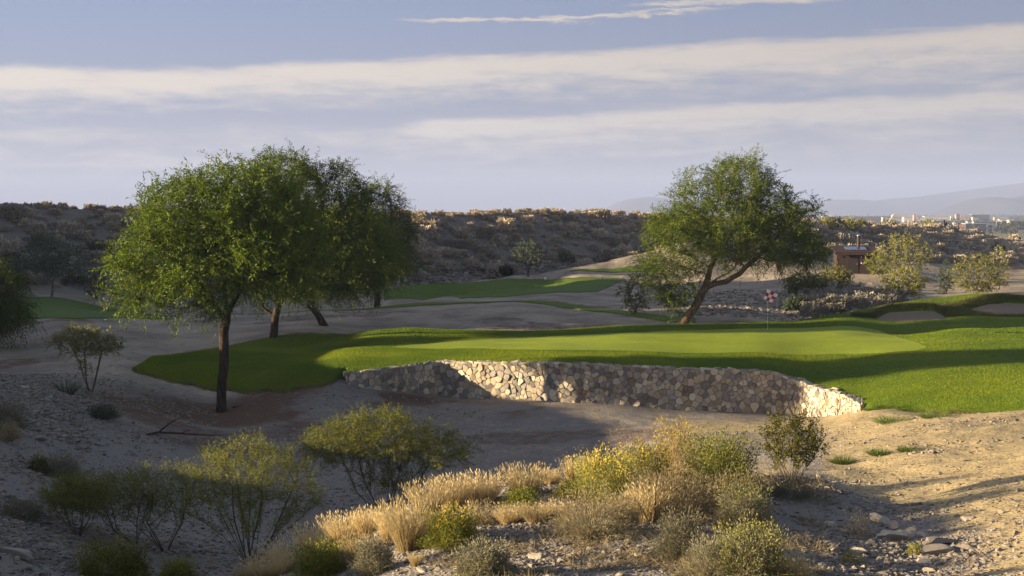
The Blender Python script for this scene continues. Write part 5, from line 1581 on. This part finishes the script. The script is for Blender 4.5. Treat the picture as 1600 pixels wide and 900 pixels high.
# dark belts of trees between and behind the buildings
r = np.random.default_rng(31)
PXt = np.concatenate([r.uniform(1255, 1640, 900), r.uniform(1520, 1640, 350)]); Yt = np.concatenate([np.exp(r.uniform(math.log(900), math.log(4200), 900)), r.uniform(2600, 4300, 350)])
keep = vnoise(PXt * .06, np.log(Yt) * 9, 5) > .42
PXt, Yt = PXt[keep], Yt[keep]
zt = ground_h(PXt, Yt); VV, QQ_, tt, off = [], [], [], 0
for i in range(len(PXt)):
    h = r.uniform(3.0, 7.5); V, Q, t = dome(36, h, h * 1.5, r, 1.6, .75, .3)
    VV.append(V + np.array([(PXt[i] - CX) / F * Yt[i], Yt[i], zt[i]])); QQ_.append(Q + off); off += len(V); tt.append(t)
o = obj('far_wood', mesh('far_wood', np.concatenate(VV), np.concatenate(QQ_), None, M['dkbush'], dict(tone=np.concatenate(tt))))
tag(o, 'dark belts of trees among the distant town', 'trees', None, 'stuff')
# lone post-like saguaro on the rim
Y = 218.; p = np.array([(1475 - CX) / F * Y, Y, 0]); p[2] = zat(p[0], p[1])
hh = (HZ - 343) / F * Y - p[2]
V, Q = tubes(np.array([(0, 0, -.2), (0, 0, hh * .5), (0, 0, hh * .95), (0, 0, hh), (.25, 0, hh * .5), (.4, 0, hh * .62), (.4, 0, hh * .8)]), np.array([-1, 0, 1, 2, 1, 4, 5]), np.array([.2, .22, .18, .05, .12, .12, .08]), 10)
tag(obj('saguaro', mesh('saguaro', V, Q, None, M['dkbush'], dict(tone=np.full(len(V), .3)), True), None, p), 'upright dark saguaro cactus on the right hill rim before the town', 'cactus')
# sunlit yellow bushes on the right rim
for i, (px, top, w, lab) in enumerate([(1290, 340, 26, 'golden bush on the rim at the left end of the town'), (1327, 341, 20, 'golden bush on the rim under the cream building'), (1453, 345, 24, 'yellow bush on the rim left of the saguaro'), (1345, 344, 14, 'small yellow bush on the rim below the white building')]):
    Y = np.interp(px, [1260, 1350, 1450, 1530], [170, 188, 214, 227]); p = np.array([(px - CX) / F * Y, Y, 0]); p[2] = zat(p[0], Y)
    h = max((HZ - top) / F * Y - p[2], 1.0)
    bush('rim_bush', lab, 'bush', p, h, w / F * Y, M['paloy'], M['tan'], 600 + i, n=700, fl=.25, fw=.07, nst=40)

# ------------------------------------------------------------------ mountains
def ridge(label, Y, prof, depth, seed):
    pxs = np.array([a for a, _ in prof], float); pys = np.array([b for _, b in prof], float)
    n, m = 260, 26
    px = np.linspace(pxs[0], pxs[-1], n); t = np.linspace(0, 1, m)
    PX, T_ = np.meshgrid(px, t)
    hgt = np.interp(PX, pxs, (HZ - pys) / F * Y) + 40.0
    sh = np.sin(np.clip(T_, 0, 1) * pi)                                # front foot - crest - back foot
    D = Y + (T_ - .5) * depth; X = (PX - CX) / F * Y
    nz = (fbm(X * .0016, D * .0016, 5, seed) - .5) * 2
    H = (hgt * sh ** 1.15) * (1 + .18 * nz * (sh < .97)) + nz * 9 * sh - 40
    I = np.arange(n * m).reshape(m, n); q = np.stack([I[:-1, :-1], I[:-1, 1:], I[1:, 1:], I[1:, :-1]], -1).reshape(-1, 4)
    o = obj('mountains', mesh('mountains', np.stack([X, D, H], -1).reshape(-1, 3), q, None, M['mount'], None, True)); tag(o, label, None, None, 'structure')


M['mount'] = plainmat('mountain_rock', (.06, .06, .066), .95, .05, .3, .004)
ridge('nearer dark blue mountain at the right edge of the horizon', 5000, [(1440, 352), (1480, 334), (1505, 322), (1530, 311), (1550, 308), (1570, 312), (1590, 310), (1640, 302), (1720, 290), (1800, 300), (1900, 330)], 1300, 41)
ridge('farther pale blue mountain range along the right horizon', 7000, [(1180, 335), (1240, 322), (1260, 316), (1300, 311), (1340, 311), (1370, 314), (1410, 309), (1450, 306), (1490, 300), (1530, 294), (1570, 289), (1610, 284), (1700, 276), (1850, 300), (2000, 330)], 1500, 42)
ridge('faint blue hill on the horizon left of the leaning tree', 6800, [(900, 345), (945, 328), (965, 318), (985, 312), (1010, 309), (1050, 314), (1100, 322), (1180, 340)], 1200, 43)

# ------------------------------------------------------------------ haze
m, nt, out = newmat('haze_air'); vv = nt.nodes.new('ShaderNodeVolumePrincipled')
vv.inputs['Color'].default_value = (.42, .52, .86, 1); vv.inputs['Density'].default_value = HAZE_D if 'HAZE_D' in globals() else .00018; vv.inputs['Anisotropy'].default_value = .0
nt.links.new(vv.outputs[0], out.inputs['Volume'])
V, Q = boxes([(0, 4450, 104, 24000, 9300, 290)])
o = obj('haze', mesh('haze', V, Q, None, m)); tag(o, 'thin blue haze in the air towards the mountains', None, None, 'stuff')

# ------------------------------------------------------------------ sky, sun, camera
w = bpy.data.worlds.new('World'); scene.world = w; w.use_nodes = True
nt = w.node_tree; nt.nodes.clear(); g = N(nt)
out = g.new('ShaderNodeOutputWorld'); bg = g.new('ShaderNodeBackground')
sky = g.new('ShaderNodeTexSky', sky_type='NISHITA', sun_disc=False)
sky.sun_elevation = EL; sky.sun_rotation = math.atan2(SUN[0], SUN[1]); sky.altitude = 400; sky.air_density = 1.0; sky.dust_density = 1.0; sky.ozone_density = 2.0
tc = g.new('ShaderNodeTexCoord').outputs['Generated']
sp = g.new('ShaderNodeSeparateXYZ'); g.link(tc, sp.inputs[0]); dx_, dy_, dz_ = sp.outputs
az = g.math('ARCTAN2', dx_, dy_)
el = g.math('ARCSINE', dz_)
A = g.math('MULTIPLY', az, 1.0)
# cloud noise in azimuth / elevation, stretched along the horizon
def cvec(sa, se, oz=0.0):
    c = g.new('ShaderNodeCombineXYZ'); g.val(c.inputs[0], g.math('MULTIPLY', A, sa)); g.val(c.inputs[1], g.math('MULTIPLY', el, se)); c.inputs[2].default_value = oz
    return c.outputs[0]


n1 = g.noise(cvec(5, 22), 1.0, 5, .55); n2 = g.noise(cvec(13, 95, 3.1), 1.0, 7, .64, .6); n3 = g.noise(cvec(2.2, 16, 7.7), 1.0, 5, .55); n4 = g.noise(cvec(45, 210, 5.5), 1.0, 6, .65, .4)
elw = g.math('ADD', el, g.math('ADD', g.math('MULTIPLY', g.math('SUBTRACT', n1, .5), .020), g.math('MULTIPLY', g.math('SUBTRACT', n4, .5), .010)))


def pa(px): return math.atan((px - CX) / F)


def pe(py): return math.atan((HZ - py) / F)


def band(px0, py0, px1, py1, up, dn, amp):
    """soft profile of a long cloud bank, slanted along the sky: fuller at its upper edge"""
    k = (pe(py1) - pe(py0)) / (pa(px1) - pa(px0))
    c = g.math('ADD', g.math('MULTIPLY', g.math('SUBTRACT', A, pa(px0)), k), pe(py0))
    d = g.math('SUBTRACT', elw, c)
    top = g.ramp(d, -up / F, up / F, 1, 0); bot = g.ramp(d, -dn / F, 0, 0, 1)
    return g.math('MULTIPLY', g.math('MULTIPLY', top, bot), amp)


def within(px0, px1, soft):
    return g.math('MULTIPLY', g.ramp(A, pa(px0 - soft), pa(px0 + soft)), g.ramp(A, pa(px1 - soft), pa(px1 + soft), 1, 0))


SKYS = .075
EXPO = 2.05
bA = band(0, 122, 1600, 52, 16, 105, 1.0)
bA2 = g.math('MULTIPLY', band(760, 100, 1600, 95, 30, 110, .62), within(760, 3000, 160))
bB = g.math('MULTIPLY', band(570, 192, 1600, 152, 12, 85, .92), within(620, 3000, 70))
bC = g.math('MULTIPLY', band(600, 34, 1180, 15, 3, 11, 1.0), within(640, 1120, 90))
bD = g.math('MULTIPLY', band(960, 8, 1260, 0, 6, 14, 1.0), within(980, 1300, 60))
bE = g.math('MULTIPLY', band(0, 205, 1600, 190, 22, 150, .46), 1.0)
hz_ = g.ramp(elw, pe(320), pe(190), 1, 0)
prof = g.math('MAXIMUM', g.math('MAXIMUM', bA, bA2), g.math('MAXIMUM', bB, g.math('MAXIMUM', bC, bD)))
prof = g.math('MAXIMUM', prof, bE)
nz = g.math('ADD', g.math('MULTIPLY', g.math('SUBTRACT', n2, .5), 1.25), g.math('MULTIPLY', g.math('SUBTRACT', n4, .5), .55))
cream = g.ramp(g.math('ADD', prof, g.math('MULTIPLY', nz, g.ramp(prof, 0, .3, .35, 1.0))), .12, .95)
wisps = g.math('MULTIPLY', g.ramp(n3, .55, .75), .16)
cream = g.math('MAXIMUM', cream, wisps)
S = 1 / SKYS / 2 ** EXPO
base_sky = g.mix(1.0, sky.outputs[0], (1.32, 1.0, .85, 1), 'MULTIPLY')
grad = g.ramp(el, 0, radians(14))
lowc = g.mix(grad, tuple(c * S for c in LOWC) if 'LOWC' in globals() else (.255 * S, .275 * S, .375 * S), (.18 * S, .285 * S, .53 * S))
front = g.ramp(el, radians(9), radians(22), 1, 0)
c1 = g.mix(g.math('MULTIPLY', front, .92), base_sky, lowc)
c2 = g.mix(g.math('MULTIPLY', hz_, .75), c1, (.265 * S, .265 * S, .32 * S))
c3 = g.mix(cream, c2, (.82 * S, .71 * S, .58 * S))
side_l = g.ramp(az, pa(-200), pa(1800), 1.06, .70)
c3 = g.mix(1.0, c3, side_l, 'MULTIPLY')
g.link(c3, bg.inputs[0]); bg.inputs[1].default_value = SKYS
g.link(bg.outputs[0], out.inputs[0])

ld = bpy.data.lights.new('sun', 'SUN'); ld.energy = 5.0; ld.angle = radians(.5); ld.color = (1.0, .79, .48)
so = bpy.data.objects.new('sun', ld); COL.objects.link(so)
from mathutils import Vector
so.rotation_euler = Vector(SUN).to_track_quat('Z', 'Y').to_euler(); so.location = (-60, 40, 60)

cd = bpy.data.cameras.new('camera'); cam = bpy.data.objects.new('camera', cd); COL.objects.link(cam)
cam.rotation_euler = (radians(90), 0, 0); cd.sensor_width = 36; cd.lens = 36 * F / 1600; cd.shift_y = -(450 - HZ) / 1600; cd.clip_end = 60000; cd.clip_start = .1
scene.camera = cam
scene.view_settings.view_transform = 'Standard'; scene.view_settings.look = 'None'; scene.view_settings.exposure = EXPO; scene.view_settings.gamma = 1
scene.cycles.use_denoising = True
scene.cycles.max_bounces = 8; scene.cycles.transparent_max_bounces = 8; scene.cycles.volume_bounces = 0
